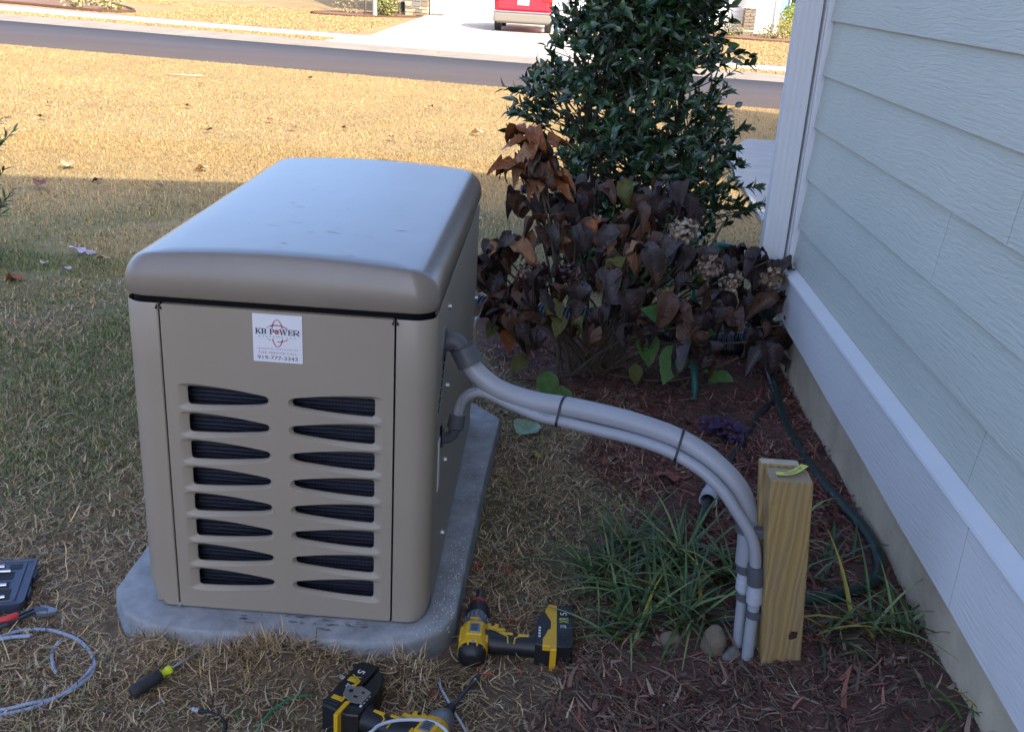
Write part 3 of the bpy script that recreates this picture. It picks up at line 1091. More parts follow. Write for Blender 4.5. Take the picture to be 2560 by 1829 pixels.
def pad():
    P = [(-.425, .05), (-.372, -.03), (-.3, -.074), (-.2, -.082), (0, -.085), (.2, -.081), (.29, -.066), (.36, -.015), (.392, .06), (.398, .3), (.412, .8), (.43, 1.2), (.415, 1.225), (.335, 1.318), (-.32, 1.318), (-.43, 1.2), (-.428, .5)]
    sp = []
    for i in range(len(P)):
        a, b = Vector(P[i]), Vector(P[(i + 1) % len(P)])
        k = max(1, int((b - a).length / .05))
        for j in range(k): sp.append(tuple(a + (b - a) * (j / k)))
    r = random.Random(3)
    rings = []
    for z, ins in ((-.12, -.004), (-.02, 0), (-.009, .0005), (-.003, .0035), (-.001, .009), (-.001, .05)):
        rg = chamfer_ring(sp, z, ins)
        rings.append([(x + r.uniform(-.0012, .0012), y + r.uniform(-.0015, .0015), zz + (r.uniform(-.0015, .001) if ins > .002 else 0)) for x, y, zz in rg])
    mb = MB()
    mb.loft(rings, cap1=True)
    o = mb.build('concrete_pad', M['pad'])
    tag(o, 'weathered grey concrete pad with cut corners under the generator', 'pad')
    mb = MB()
    rr_ = random.Random(9)
    for k in range(34):
        x = rr_.uniform(-.1, .3) if k < 20 else rr_.uniform(.0, .2)
        y = -.004 - abs(rr_.gauss(0, .022))
        if y < -.066: continue
        a, b = rr_.uniform(.002, .016), rr_.uniform(.001, .0045)
        q = []
        for t in range(9):
            an = 6.283 * t / 9
            k_ = rr_.uniform(.55, 1.25)
            q.append((x + a * k_ * math.cos(an), y + b * k_ * math.sin(an), -.0004))
        mb.add(q, [tuple(range(9))])
    st_ = mb.build('soil_stain', mat('wet_soil', (.15, .145, .135), .85, var=.3, vscale=60), o, fix=False)
    st_['kind'] = 'stuff'
    # white crumbs of sawn plastic along the right side
    g, f = np.array([[0, 0, 0], [1, .2, 0], [.4, 1, 0], [.4, .4, .8]]), np.array([[0, 2, 1], [0, 1, 3], [1, 2, 3], [2, 0, 3]])
    n = 650
    y = RNG.uniform(-.06, .9, n) ** 1.0
    y = np.where(RNG.random(n) < .75, RNG.uniform(-.06, .42, n), y)
    x = RNG.uniform(.27, .4, n)
    ok = (x < .385 + .02 * y) & ((x > .335) | (y < -.004)) & ((y > -.02) | (x < .33))
    x, y = x[ok], y[ok]
    n = len(x)
    s = RNG.uniform(.0012, .0042, n)
    V = (g[None] * s[:, None, None]) + np.stack([x, y, np.zeros(n) - .001], 1)[:, None]
    F = (f[None] + (np.arange(n) * 4)[:, None, None]).reshape(-1, 3)
    c = link_obj('plastic_crumbs', np_mesh('plastic_crumbs', V.reshape(-1, 3), F, None, M['white']))
    tag(c, 'white crumbs of sawn plastic scattered on the concrete pad', 'crumbs', kind='stuff')
pad()

HB = .744          # top lip of the body
GL = 1.203         # length
def teardrop(x0, x1, z0, z1, zt, off=(0, 0, 0), flip=False):
    """flat on the outer side (x0), pointed towards the middle (x1); off = (outer side, up, down)"""
    oo, ou, od = off
    pts = []
    W = x1 - x0
    sg = 1 if W > 0 else -1
    L_ = abs(W)
    def P(u, z): pts.append((x0 + sg * u, z))
    r = .0085
    zt_ = zt
    # along the lower edge from the flat side to the tip
    for i in range(5):
        a = math.radians(180 + 90 * i / 4)
        P(r + (r + oo) * math.cos(a), z0 + r - od + (r) * math.sin(a) + (0))
    for i in range(1, 9):
        t = i / 9
        u = r + (L_ - r) * t
        z = z0 + (zt_ - .009 - z0) * t ** 1.8
        P(u, z - od * (1 - .6 * t))
    tip = .4 * oo
    for i in range(5):
        a = math.radians(-70 + 140 * i / 4)
        P(L_ - .008 + (.008 + tip) * math.cos(a), zt_ + (.009 + tip * .6) * math.sin(a))
    for i in range(8, 0, -1):
        t = i / 9
        u = r + (L_ - r) * t
        z = z1 + (zt_ + .009 - z1) * t ** 1.8
        P(u, z + ou * (1 - .6 * t))
    for i in range(5):
        a = math.radians(90 + 90 * i / 4)
        P(r * .8 + (r * .8 + oo) * math.cos(a), z1 - r * .8 + ou + r * .8 * math.sin(a))
    return pts

def generator():
    G = thing('standby_generator', 'taupe home standby generator with a rounded lid and rows of teardrop vents', 'generator', (0, .6, 0))
    # ---- front panel with two columns of eight vents
    xl, xr = -.2485, .2435
    holes_out, rims = [], MB()
    steps = [((.02, .009, .010), 0), ((.017, .008, .009), .0006), ((.012, .006, .007), .003), ((.006, .004, .004), .0055), ((.002, .0015, .0015), .008), ((0, 0, 0), .0095), ((0, 0, 0), .013)]
    for col in (0, 1):
        for r in range(8):
            zb = lerp(.516, .0592, r / 7)
            zt = zb + .0435
            ztip = zb + .0215
            a, b = ((-.2035, -.0285) if col == 0 else (.203, .0235))
            rings = [[(x, y, z) for x, z in teardrop(a, b, zb, zt, ztip, of)] for of, y in steps]
            rims.loft(rings)
            holes_out.append([(x, z) for x, _, z in rings[0]])
    outer = rrect(xl, xr, .004, HB - .001, .006, 3)
    v2, f2 = fill2d([outer] + holes_out)
    rims.add([(v.x, 0, v.y) for v in v2], f2, 0, False)
    rims.loft([[(x, 0, z) for x, z in outer], [(x, .018, z) for x, z in outer]], smooth=False)
    rims.build('front_panel', M['gen'], G)
    # ---- what shows behind the vents
    mb = MB(); mb.box((0, .075, .3), (.5, .05, .6))
    rad = mb.build('radiator', M['radiator'], G)
    mb = MB()
    for i in range(150):
        mb.box((-.245 + .49 * i / 149, .048, .3), (.0009, .006, .6))
    for i in range(60):
        mb.box((0, .0465, .015 + i * .0098), (.49, .006, .0022))
    fo = mb.build('fins', M['fin'], rad)
    fo['kind'] = 'stuff'
    # ---- corner posts
    R = .048
    def post(side):
        s = side
        xi = .2525 if s < 0 else .2475
        pr = [(s * xi, .02), (s * xi, .002), (s * (xi + .002), 0), (s * .27, 0)]
        for i in range(9):
            a = math.radians(-90 + 90 * i / 8)
            pr.append((s * (.33 - R + R * math.cos(a)), R + R * math.sin(a)))
        pr += [(s * .33, .07), (s * .32, .07)]
        rings = []
        for z in (.004, .01, .02, .035, .06, .3, .6, HB - .004, HB):
            k = max(0, 1 - z / .05)
            rr = []
            for x, y in pr:
                out = max(0, (abs(x) - .27) / .06)
                dx = .035 * k ** 2 * out if s < 0 else .012 * k ** 2 * out
                lip = .002 if z == HB else 0
                rr.append((x - s * (dx + lip * (1 if abs(x) > .26 else 0)), y + (lip if y < .05 and abs(x) < .32 else 0), z))
            rings.append(rr)
        m_ = MB(); m_.loft(rings, closed=False)
        m_.build('corner_post', M['gen'], G)
    post(-1); post(1)
    # ---- sides and back as one shell
    pr = [(.33, .071), (.33, GL - R)]
    for i in range(7):
        a = math.radians(90 * i / 6); pr.append((.33 - R + R * math.cos(a), GL - R + R * math.sin(a)))
    for i in range(7):
        a = math.radians(90 + 90 * i / 6); pr.append((-.33 + R + R * math.cos(a), GL - R + R * math.sin(a)))
    pr += [(-.33, .071)]
    mb = MB()
    mb.loft([[(x, y, z) for x, y in pr] for z in (.004, .03, .3, HB - .004)], closed=False)
    mb.loft([[(x, y, HB - .004) for x, y in pr], [(x * .993, y * .999, HB) for x, y in pr], [(x * .97, y * .99, HB) for x, y in pr]], closed=False)
    mb.build('side_panel', M['gen'], G)
    mb = MB(); mb.box((0, .6, .006), (.62, 1.16, .012)); mb.box((0, .61, .37), (.62, 1.14, .735)) if False else None
    mb.build('base_frame', M['gen'], G)
    # ---- black recess under the lid, closing the inside
    mb = MB()
    rg = rrect(-.316, .316, .013, GL - .012, .04)
    mb.loft([[(x, y, HB - .06) for x, y in rg], [(x, y, .785) for x, y in rg]], cap1=True, cap0=True)
    mb.box((-.2507, .016, .37), (.0075, .014, .74)); mb.box((.2455, .016, .37), (.0075, .014, .74))
    mb.build('gasket', M['gap'], G)
    # ---- lid: bulging sides, crowned across the width
    prof = [(.010, .757, 0), (.001, .760, 0), (-.002, .767, 0), (-.003, .78, 0), (-.001, .797, .05), (.005, .812, .2), (.014, .8245, .45), (.026, .8335, .75), (.04, .838, .95), (.056, .8395, 1), (.1, .8395, 1), (.16, .8395, 1), (.22, .8395, 1), (.27, .8395, 1), (.3, .8395, 1)]
    rings = []
    for ins, z, f in prof:
        ry = ins * (.5 if ins < .06 else 1) + (.0 if ins < .06 else -.028)
        rg = rrect(-.331 + ins, .331 - ins, -.001 + ry, GL + .003 - ry, max(.05 - ins * .55, .006), 8)
        # extra points along the short sides so that the crown is round
        full = []
        n = len(rg)
        for i in range(n):
            a, b = rg[i], rg[(i + 1) % n]
            d = math.hypot(a[0] - b[0], a[1] - b[1])
            k = 1
            if i % 9 == 8: k = 10
            for j in range(k): full.append((lerp(a[0], b[0], j / k), lerp(a[1], b[1], j / k)))
        rings.append([(x, y, z + .018 * f * (1 - (x / .33) ** 2)) for x, y in full])
    mb = MB(); mb.loft(rings, cap1=True, cap0=True)
    lid = mb.build('lid', M['lid'], G)
    # scuffs left by dirt on the lid
    mb = MB()
    r = random.Random(12)
    def ztop(x): return .8395 + .018 * (1 - (x / .33) ** 2) + .0006
    for k in range(46):
        x, y = r.gauss(.02, .12), r.uniform(.06, 1.1)
        if abs(x) > .25: continue
        a = r.uniform(-.5, .5); l = r.uniform(.002, .012) * (2 if r.random() < .15 else 1); w = r.uniform(.0004, .0012)
        ca, sa = math.cos(a), math.sin(a)
        q = []
        for t in range(7):
            an = 2 * math.pi * t / 7
            u, v = l * math.cos(an) * r.uniform(.7, 1), w * math.sin(an) * r.uniform(.6, 1.4)
            px, py = x + u * ca - v * sa, y + u * sa + v * ca
            q.append((px, py, ztop(px)))
        mb.add(q, [tuple(range(7))])
    s = mb.build('dirt_scuffs', mat('dirt', (.11, .11, .12), .8), lid, fix=False)
    # ---- hardware on the right side
    def bolt(y, z, r_=.0055):
        m_ = MB()
        m_.cyl((.329, y, z), (.332, y, z), r_ * 1.45, 14)
        m_.cyl((.331, y, z), (.3375, y, z), r_, 6)
        m_.build('bolt', M['steel'], G)
    for y, z in ((.257, .697), (.262, .498), (.272, .295), (.27, .09), (1.15, .70), (1.15, .44), (1.16, .1)): bolt(y, z)
    for i in range(7):
        m_ = MB(); m_.box((.3305, .075 + .0145 * i + .03, .505 + i * .0145), (.003, .02, .004), Matrix.Rotation(.5, 3, 'X'), .0008)
        m_.build('vent_slit', M['gap'], G)
        m_ = MB(); m_.box((.3315, .075 + .0145 * i + .03, .502 + i * .0145), (.003, .02, .0022), Matrix.Rotation(.5, 3, 'X'), .0006)
        m_.build('vent_lip', M['steel'], G)
    m_ = MB()
    ro, ri = rrect(1.11, 1.185, .2, .37, .02, 4), rrect(1.12, 1.175, .21, .36, .015, 4)
    m_.loft([[(.329, y, z) for y, z in ro], [(.338, y, z) for y, z in ro], [(.338, y, z) for y, z in ri], [(.3315, y, z) for y, z in ri]], cap1=True)
    m_.build('vent_cover', M['gen'], G)
    m_ = MB(); m_.box((.331, .135, .35), (.002, .03, .13), bev=.0006); m_.build('data_plate', M['sticker'], G)
    m_ = MB(); m_.box((.3315, .16, .41), (.004, .018, .05), bev=.001); m_.build('cover_plate', M['gap'], G)
    # chips in the paint
    m_ = MB()
    for k in range(24):
        y, z, q = r.uniform(.06, .16), r.uniform(.42, .63), r.uniform(.0008, .0022)
        m_.add([(.3303, y - q, z), (.3303, y, z - q * 1.6), (.3303, y + q, z), (.3303, y, z + q * 1.6)], [(0, 1, 2, 3)])
    m_.build('paint_chips', M['sticker'], G, fix=False)
    # small black wedges at the top of the front seams
    for x in (-.2507, .2455):
        m_ = MB()
        for s_ in (-1, 1): m_.prism([(x + s_ * .003, -.0008, HB - .002), (x + s_ * .008, -.0008, HB - .011), (x + s_ * .003, -.0008, HB - .013)], (0, .004, 0))
        m_.build('seam_notch', M['gap'], G)
    m_ = MB(); m_.cyl((-.2507, -.004, .006), (-.2507, .006, .006), .005, 8); m_.build('bolt', M['steel'], G)

    # ---- sticker
    sx0, sx1, sz0, sz1 = -.0535, .0508, .6315, .7373
    m_ = MB(); m_.box(((sx0 + sx1) / 2, -.0008, (sz0 + sz1) / 2), (sx1 - sx0, .0012, sz1 - sz0))
    st = m_.build('sticker', M['sticker'], G)
    SW, SH = sx1 - sx0, sz1 - sz0
    def S(u, v, d=0): return (sx0 + u * SW, -.0016 - d, sz1 - v * SH)
    def stroke(m_, pts, w, d=0):
        """flat ribbon in sticker coordinates, w = list or width"""
        n = len(pts)
        ws = w if hasattr(w, '__len__') else [w] * n
        vs = []
        for i in range(n):
            a, b = pts[max(i - 1, 0)], pts[min(i + 1, n - 1)]
            dx, dy = b[0] - a[0], b[1] - a[1]
            l = math.hypot(dx, dy) or 1
            nx, ny = -dy / l * ws[i] / 2, dx / l * ws[i] / 2
            vs += [S(pts[i][0] + nx, pts[i][1] + ny, d), S(pts[i][0] - nx, pts[i][1] - ny, d)]
        m_.add(vs, [(2 * i, 2 * i + 1, 2 * i + 3, 2 * i + 2) for i in range(n - 1)])
    def text(m_, t, u0, u1, v0, v1, sp=1.0, d=0):
        vs, fs = text2d(t, u1 - u0, v1 - v0, sp)
        m_.add([S(u0 + x, v1 - y, d) for x, y in vs], fs)
    # orbits
    m_ = MB()
    def arc(cu, cv, ru, rv, rot, a0, a1, w0, w1):
        pts, ws = [], []
        for i in range(29):
            t = i / 28
            a = math.radians(lerp(a0, a1, t))
            x, y = ru * math.cos(a), rv * math.sin(a)
            c, s_ = math.cos(rot), math.sin(rot)
            pts.append((cu + x * c - y * s_, cv + x * s_ + y * c))
            ws.append(lerp(w0, w1, abs(2 * t - 1)) * 1.15)
        stroke(m_, pts, ws, .0001)
    arc(.495, .39, .11, .285, 0, 165, 385 - 15, .012, .022)
    arc(.495, .385, .262, .165, .04, 190, 262, .009, .014)
    arc(.495, .385, .262, .165, .04, 235, 352, .016, .02)
    arc(.5, .38, .112, .29, 0, 22, 160, .012, .02)
    arc(.495, .4, .262, .165, .06, 22, 88, .014, .016)
    arc(.495, .4, .262, .165, .06, 118, 162, .009, .012)
    m_.build('orbit_print', M['redprint'], st, fix=False)
    m_ = MB()
    m_.add([S(.05, .285, .0002), S(.95, .285, .0002), S(.95, .505, .0002), S(.05, .505, .0002)], [(0, 1, 2, 3)])
    m_.build('print_field', M['sticker'], st, fix=False)
    # serif capitals drawn from thick and thin strokes
    m_ = MB()
    def serif(L_, u0, w, v0, v1):
        th, tn, sf = .026, .011, .012
        D = .0004
        def ln(*p, wd=th): stroke(m_, list(p), wd, D)
        def bar(u, v, l): ln((u - l / 2, v), (u + l / 2, v), wd=sf)
        def stem(u): ln((u, v0), (u, v1)); bar(u, v0 + .005, .052); bar(u, v1 - .005, .052)
        vm = (v0 + v1) / 2
        s = u0 + .026
        e = u0 + w
        if L_ == 'K':
            stem(s); ln((e - .02, v0), (s + .01, vm + .01), wd=tn + .002); ln((s + .03, vm - .012), (e - .012, v1)); bar(e - .02, v0 + .005, .05); bar(e - .012, v1 - .005, .05)
        if L_ in 'BPR':
            stem(s)
            def bowl(a, b, wd):
                pts = [(s, a)] + [(e - .035 + .03 * math.cos(t), (a + b) / 2 + (b - a) / 2 * math.sin(t)) for t in np.linspace(-1.57, 1.57, 9)] + [(s, b)]
                ws = [tn, tn] + [lerp(tn, th, math.sin(k / 8 * 3.14)) for k in range(1, 8)] + [tn, tn]
                stroke(m_, pts, ws, D)
            bowl(v0 + .005, vm + (.008 if L_ != 'B' else 0), th)
            if L_ == 'B': bowl(vm, v1 - .005, th)
            if L_ == 'R': ln((s + .03, vm + .005), (e - .005, v1)); bar(e - .003, v1 - .005, .035)
        if L_ == 'W':
            a, b = u0 + .012, u0 + w - .012
            m1 = (a + b) / 2
            ln((a, v0), (lerp(a, m1, .5), v1)); ln((lerp(a, m1, .5), v1), (m1, v0), wd=tn); ln((m1, v0), (lerp(m1, b, .5), v1)); ln((lerp(m1, b, .5), v1), (b, v0), wd=tn)
            for q in (a, m1, b): bar(q, v0 + .004, .045)
        if L_ == 'E':
            stem(s)
            for v in (v0 + .006, vm, v1 - .006): ln((s, v), (e - .01, v), wd=tn)
            ln((e - .01, v0), (e - .01, v0 + .035), wd=tn); ln((e - .01, v1 - .035), (e - .01, v1), wd=tn); ln((e - .03, vm - .015), (e - .03, vm + .015), wd=tn)
    v0, v1 = .30, .412
    for L_, u, w in (('K', .05, .118), ('B', .172, .096), ('P', .34, .09), ('W', .545, .155), ('E', .71, .1), ('R', .812, .125)): serif(L_, u, w, v0, v1)
    m_.build('lettering', M['navy'], st, fix=False)
    m_ = MB()
    text(m_, '919-777-3343', .085, .9, .868, .945, 1.0, .0003)
    m_.build('lettering', M['navy'], st, fix=False)
    m_ = MB()
    text(m_, 'SYSTEMS LLC', .12, .88, .447, .482, 1.6, .0003)
    m_.build('lettering', M['greyprint'], st, fix=False)
    m_ = MB()
    text(m_, 'GENERATOR SALES & SERVICE', .08, .905, .703, .732, 1.35, .0003)
    m_.build('lettering', M['greyprint'], st, fix=False)
    m_ = MB()
    text(m_, 'FOR SERVICE CALL', .12, .885, .778, .825, 1.35, .0003)
    gp = []
    for i in range(32):
        a = 2 * math.pi * i / 32
        rr = .058 if (i // 2) % 2 == 0 else .04
        gp.append(S(.487 + rr * math.cos(a), .358 + rr * math.sin(a) * SW / SH, .0004))
    m_.add(gp, [tuple(range(32))])
    m_.build('gear_print', M['redprint'], st, fix=False)
    m_ = MB()
    m_.add([S(.487 + .018 * math.cos(a), .358 + .018 * math.sin(a), .0006) for a in np.linspace(0, 6.1, 12)], [tuple(range(12))])
    m_.build('gear_print', mat('print_pink', (.7, .25, .22), .5), st, fix=False)
generator()

# ------------------------------------------------------------------ conduits, clamps, post
def conduits():
    A = thing('conduit', 'thick grey flexible conduit arching from the upper elbow on the generator to the post', 'conduit', (.33, .19, .6), 'flexible conduits')
    pts = [(.38, .19, .606), (.402, .183, .572), (.445, .17, .543), (.492, .154, .53), (.555, .133, .525), (.62, .113, .5275), (.691, .086, .528), (.764, .06, .524), (.852, .029, .51), (.911, .008, .487), (.966, -.012, .45), (1.0, -.023, .41), (1.02, -.03, .36), (1.027, -.03, .31), (1.03, -.03, .25)]
    mb = MB(); sp = smooth_path(pts, 6); mb.tube(sp, .0232, 20); mb.build('hose', M['conduit'], A)
    mb = MB()
    mb.tube([(.329, .19, .632), (.333, .19, .632), (.334, .19, .632)], [.034, .034, .03], 18)
    mb.tube(smooth_path([(.332, .19, .632), (.345, .19, .636), (.36, .19, .632), (.371, .19, .617), (.378, .19, .603)], 4), .021, 16)
    mb.build('elbow', M['fitting'], A)
    mb = MB(); mb.cyl((.366, .19, .626), (.372, .19, .615), .0275, 8); mb.cyl((.372, .192, .622), (.392, .186, .585), .031, 20); mb.build('coupling', M['fitting'], A)
    mb = MB(); mb.tube([(.3285, .19, .632), (.3305, .19, .632)], [.04, .04], 8); mb.build('locknut', M['steel'], A)
    mb = MB(); mb.cyl((1.03, -.03, .275), (1.033, -.03, .228), .0215, 18); mb.build('coupling', M['fitting'], A)
    B = thing('conduit', 'thinner grey flexible conduit arching below the thick one from the lower elbow', 'conduit', (.33, .19, .39), 'flexible conduits')
    pts = [(.366, .192, .44), (.368, .19, .465), (.379, .184, .497), (.4, .175, .519), (.43, .168, .525), (.48, .15, .512), (.556, .116, .499), (.6, .1, .4985), (.678, .066, .499), (.765, .033, .497), (.842, .002, .487), (.908, -.026, .462), (.954, -.045, .428), (.985, -.057, .391), (1.019, -.069, .346), (1.036, -.074, .304), (1.043, -.075, .25)]
    mb = MB(); mb.tube(smooth_path(pts, 6), .0128, 16); mb.build('hose', M['conduit'], B)
    mb = MB()
    mb.tube([(.329, .2, .388), (.334, .2, .388)], .024, 14)
    mb.tube(smooth_path([(.33, .2, .388), (.342, .199, .389), (.355, .197, .4), (.361, .195, .418), (.363, .194, .432)], 4), .0135, 14)
    mb.build('elbow', M['fitting'], B)
    mb = MB(); mb.cyl((.362, .194, .424), (.366, .192, .458), .0195, 16); mb.cyl((.361, .195, .421), (.362, .194, .425), .0205, 8); mb.build('coupling', M['fitting'], B)
    mb = MB(); mb.cyl((1.044, -.075, .268), (1.048, -.075, .226), .0192, 18); mb.cyl((1.044, -.075, .271), (1.044, -.075, .266), .0202, 8); mb.build('coupling', M['fitting'], B)
    sq = smooth_path(pts, 6)
    mb = MB()
    for i in range(4, 40):
        if i % 7 == 0: continue
        p, q = sq[i], sq[i + 1]
        t = (q - p).normalized()
        nv = (Vector((.3, -.8, .8)) - t * Vector((.3, -.8, .8)).dot(t)).normalized()
        sv = t.cross(nv)
        c = (p + q) * .5 + nv * .01292
        mb.add([c - t * .0022 - sv * .0009, c + t * .0022 - sv * .0009, c + t * .0022 + sv * .0009, c - t * .0022 + sv * .0009], [(0, 1, 2, 3)])
    pm = mb.build('printed_marks', M['greyprint'], B, fix=False)
    pm['kind'] = 'stuff'
    # rigid pipes standing beside the post
    def rigid(label, x0, y0, x1, ztop, zb):
        T = thing('pipe', label, 'pipe', (x1, y0, zb), 'rigid pipes beside the post')
        m_ = MB()
        m_.tube([(x0, y0, ztop), (x0 + .001, y0, ztop - .022), (x0 + .0012, y0, ztop - .0225), (x0 + .0025, y0, ztop - .046)], [.0172, .0172, .0182, .0182], 20)
        m_.build('coupler', M['pvc'], T)
        m_ = MB(); m_.tube([(x0 + .0025, y0, ztop - .04), (lerp(x0, x1, .5), y0, lerp(ztop, zb, .5)), (x1, y0, zb)], .0133, 18)
        m_.build('pipe_length', M['pvcpipe'], T)
        return T
    rigid('rigid grey pipe with a white coupler standing close to the post front', 1.0485, -.075, 1.058, .2265, 0.0)
    rigid('rigid grey pipe standing half hidden behind the one at the post front', 1.0325, -.03, 1.045, .2285, 0.0)
    def strap(label, p, r_, to, z):
        T = thing('pipe_strap', label, 'strap', (p[0], p[1], z), 'grey pipe straps on the post')
        m_ = MB()
        ring = []
        n = 20
        for zz, rr in ((z - .0085, r_), (z - .0085, r_ + .004), (z + .0085, r_ + .004), (z + .0085, r_)):
            ring.append([(p[0] + rr * math.cos(6.2832 * i / n), p[1] + rr * math.sin(6.2832 * i / n), zz) for i in range(n)])
        m_.loft(ring + ring[:1], smooth=False)
        m_.build('band', M['fitting'], T)
        m_ = MB()
        m_.box(((p[0] + r_ + to) / 2, p[1] + .012, z), (to - p[0] - r_ + .004, .006, .018), bev=.001)
        m_.box(((p[0] + r_ + to) / 2, p[1] - .01, z), (to - p[0] - r_ + .004, .006, .018), bev=.001)
        if z > .3: m_.box((1.044, -.064, z + .006), (.03, .02, .022), bev=.003)
        m_.build('lug', M['fitting'], T)
    strap('grey pipe strap low on the post round the front pipe', (1.0545, -.075), .0135, 1.073, .152)
    strap('grey pipe strap low on the post round the hidden rear pipe', (1.0385, -.03), .0135, 1.066, .165)
    strap('grey pipe strap high on the post, holding the thick conduit', (1.022, -.03), .0235, 1.055, .338)
    # cable ties
    def tie(label, ca, ra, cb, rb, tdir):
        t = Vector(tdir).normalized()
        ca, cb = Vector(ca), Vector(cb)
        ax = (ca - cb).normalized()
        sd_ = t.cross(ax).normalized()
        pts = []
        for i in range(13):
            a = math.radians(-90 + 180 * i / 12)
            pts.append(ca + (ax * math.cos(a) + sd_ * math.sin(a)) * (ra + .0012))
        for i in range(13):
            a = math.radians(90 + 180 * i / 12)
            pts.append(cb + (ax * math.cos(a) + sd_ * math.sin(a)) * (rb + .0012))
        pts.append(pts[0])
        m_ = MB()
        rings = []
        for p in pts:
            c = (p - (ca + cb) / 2).normalized()
            rings.append([p - t * .0028, p + t * .0028, p + t * .0028 + c * .0014, p - t * .0028 + c * .0014])
        m_.loft(rings, smooth=False)
        o = m_.build('cable_tie', M['black'])
        tag(o, label, 'cable tie', 'black cable ties')
    def near(P, x):
        q = min(range(1, len(P) - 1), key=lambda i: abs(P[i].x - x))
        return P[q], P[q + 1] - P[q - 1]
    spb = smooth_path(pts, 6)
    for x, lb in ((.606, 'black cable tie round both conduits, nearer the generator'), (.858, 'black cable tie round both conduits, nearer the post')):
        a, ta = near(sp, x)
        b, tb = near(spb, x - .003)
        tie(lb, a, .0232, b, .0128, ta)
conduits()

def post():
    T = thing('wooden_post', 'short new pine post set in the mulch beside the conduits', 'post', (1.125, -.07, 0))
    base = Vector((1.092, -.104, -.06)); lean = Vector((-.052, -.012, .475))
    W = .085
    def board(x0, x1, y0, y1, ztop, m_top, nm, sw=0.):
        n = 12
        def ring(t, ins=0):
            o = base + lean * t
            k = lerp(1.0, 1.03, t)
            X0, X1, Y0, Y1 = o.x + x0 * k + ins, o.x + x1 * k - ins, o.y + y0 + ins, o.y + y1 - ins
            z = o.z
            return [(x, y, z + .10 * 0) for x, y in rrect(X0, X1, Y0, Y1, .004, 2)]
        m_ = MB()
        ts = list(np.linspace(0, ztop, n))
        m_.loft([ring(t) for t in ts] + [ring(ztop + .004, .002)], smooth=False)
        m_.add(ring(ztop + .0042, .002), [tuple(range(12))], 1)
        return m_.build(nm, [M['wood'], M[m_top]], T)
    board(0, W, 0, .062, 1.17, 'endgrain', 'front_board')
    board(-.008, W - .013, .064, .092, 1.182, 'paleend', 'rear_board')
    # knot: a bark filled hollow with a raised rim
    o = base + lean * .37
    m_ = MB()
    cx, cy, cz = o.x + .064, o.y - .0008, .125
    r = random.Random(4)
    w = [r.uniform(.8, 1.15) for _ in range(16)]
    def rg(s, y): return [(cx + .0105 * s * w[i] * math.cos(6.283 * i / 16) + .003 * math.sin(6.283 * i / 16), cy + y, cz + .014 * s * w[i] * math.sin(6.283 * i / 16)) for i in range(16)]
    m_.loft([rg(1.25, .002), rg(1.15, -.0015), rg(.95, -.001), rg(.85, -.0002)], smooth=True)
    m_.build('knot_rim', M['wood'], T)
    m_ = MB(); m_.loft([rg(.9, -.0006), rg(.5, -.0004), rg(.3, -.0012)], cap1=True); m_.build('knot', M['knot'], T)
    # printed end tag lying on top
    z = .497
    m_ = MB()
    z = .5025
    pts = [(1.046, -.094, z), (1.064, -.095, z + .001), (1.082, -.089, z + .003), (1.1, -.072, z + .005), (1.113, -.054, z + .004)]
    sp = smooth_path(pts, 4)
    vs = []
    for i, p in enumerate(sp):
        d = sp[min(i + 1, len(sp) - 1)] - sp[max(i - 1, 0)]
        n = Vector((-d.y, d.x, 0)).normalized() * .0085
        vs += [p + n, p - n + Vector((0, 0, .001))]
    m_.add(vs, [(2 * i, 2 * i + 1, 2 * i + 3, 2 * i + 2) for i in range(len(sp) - 1)], 0, True)
    tg = m_.build('paper_tag', M['tag'], None, fix=False)
    tag(tg, 'curled yellow printed lumber tag on top of the post', 'tag')
    m_ = MB()
    for k in range(9):
        i = 4 + k
        p = sp[min(i, len(sp) - 1)]
        m_.box((p.x, p.y, p.z + .0016), (.0018, .009 if k % 3 else .005, .0003), Matrix.Rotation(.5, 3, 'Z'))
    pr = m_.build('tag_print', M['greyprint'], tg)
post()

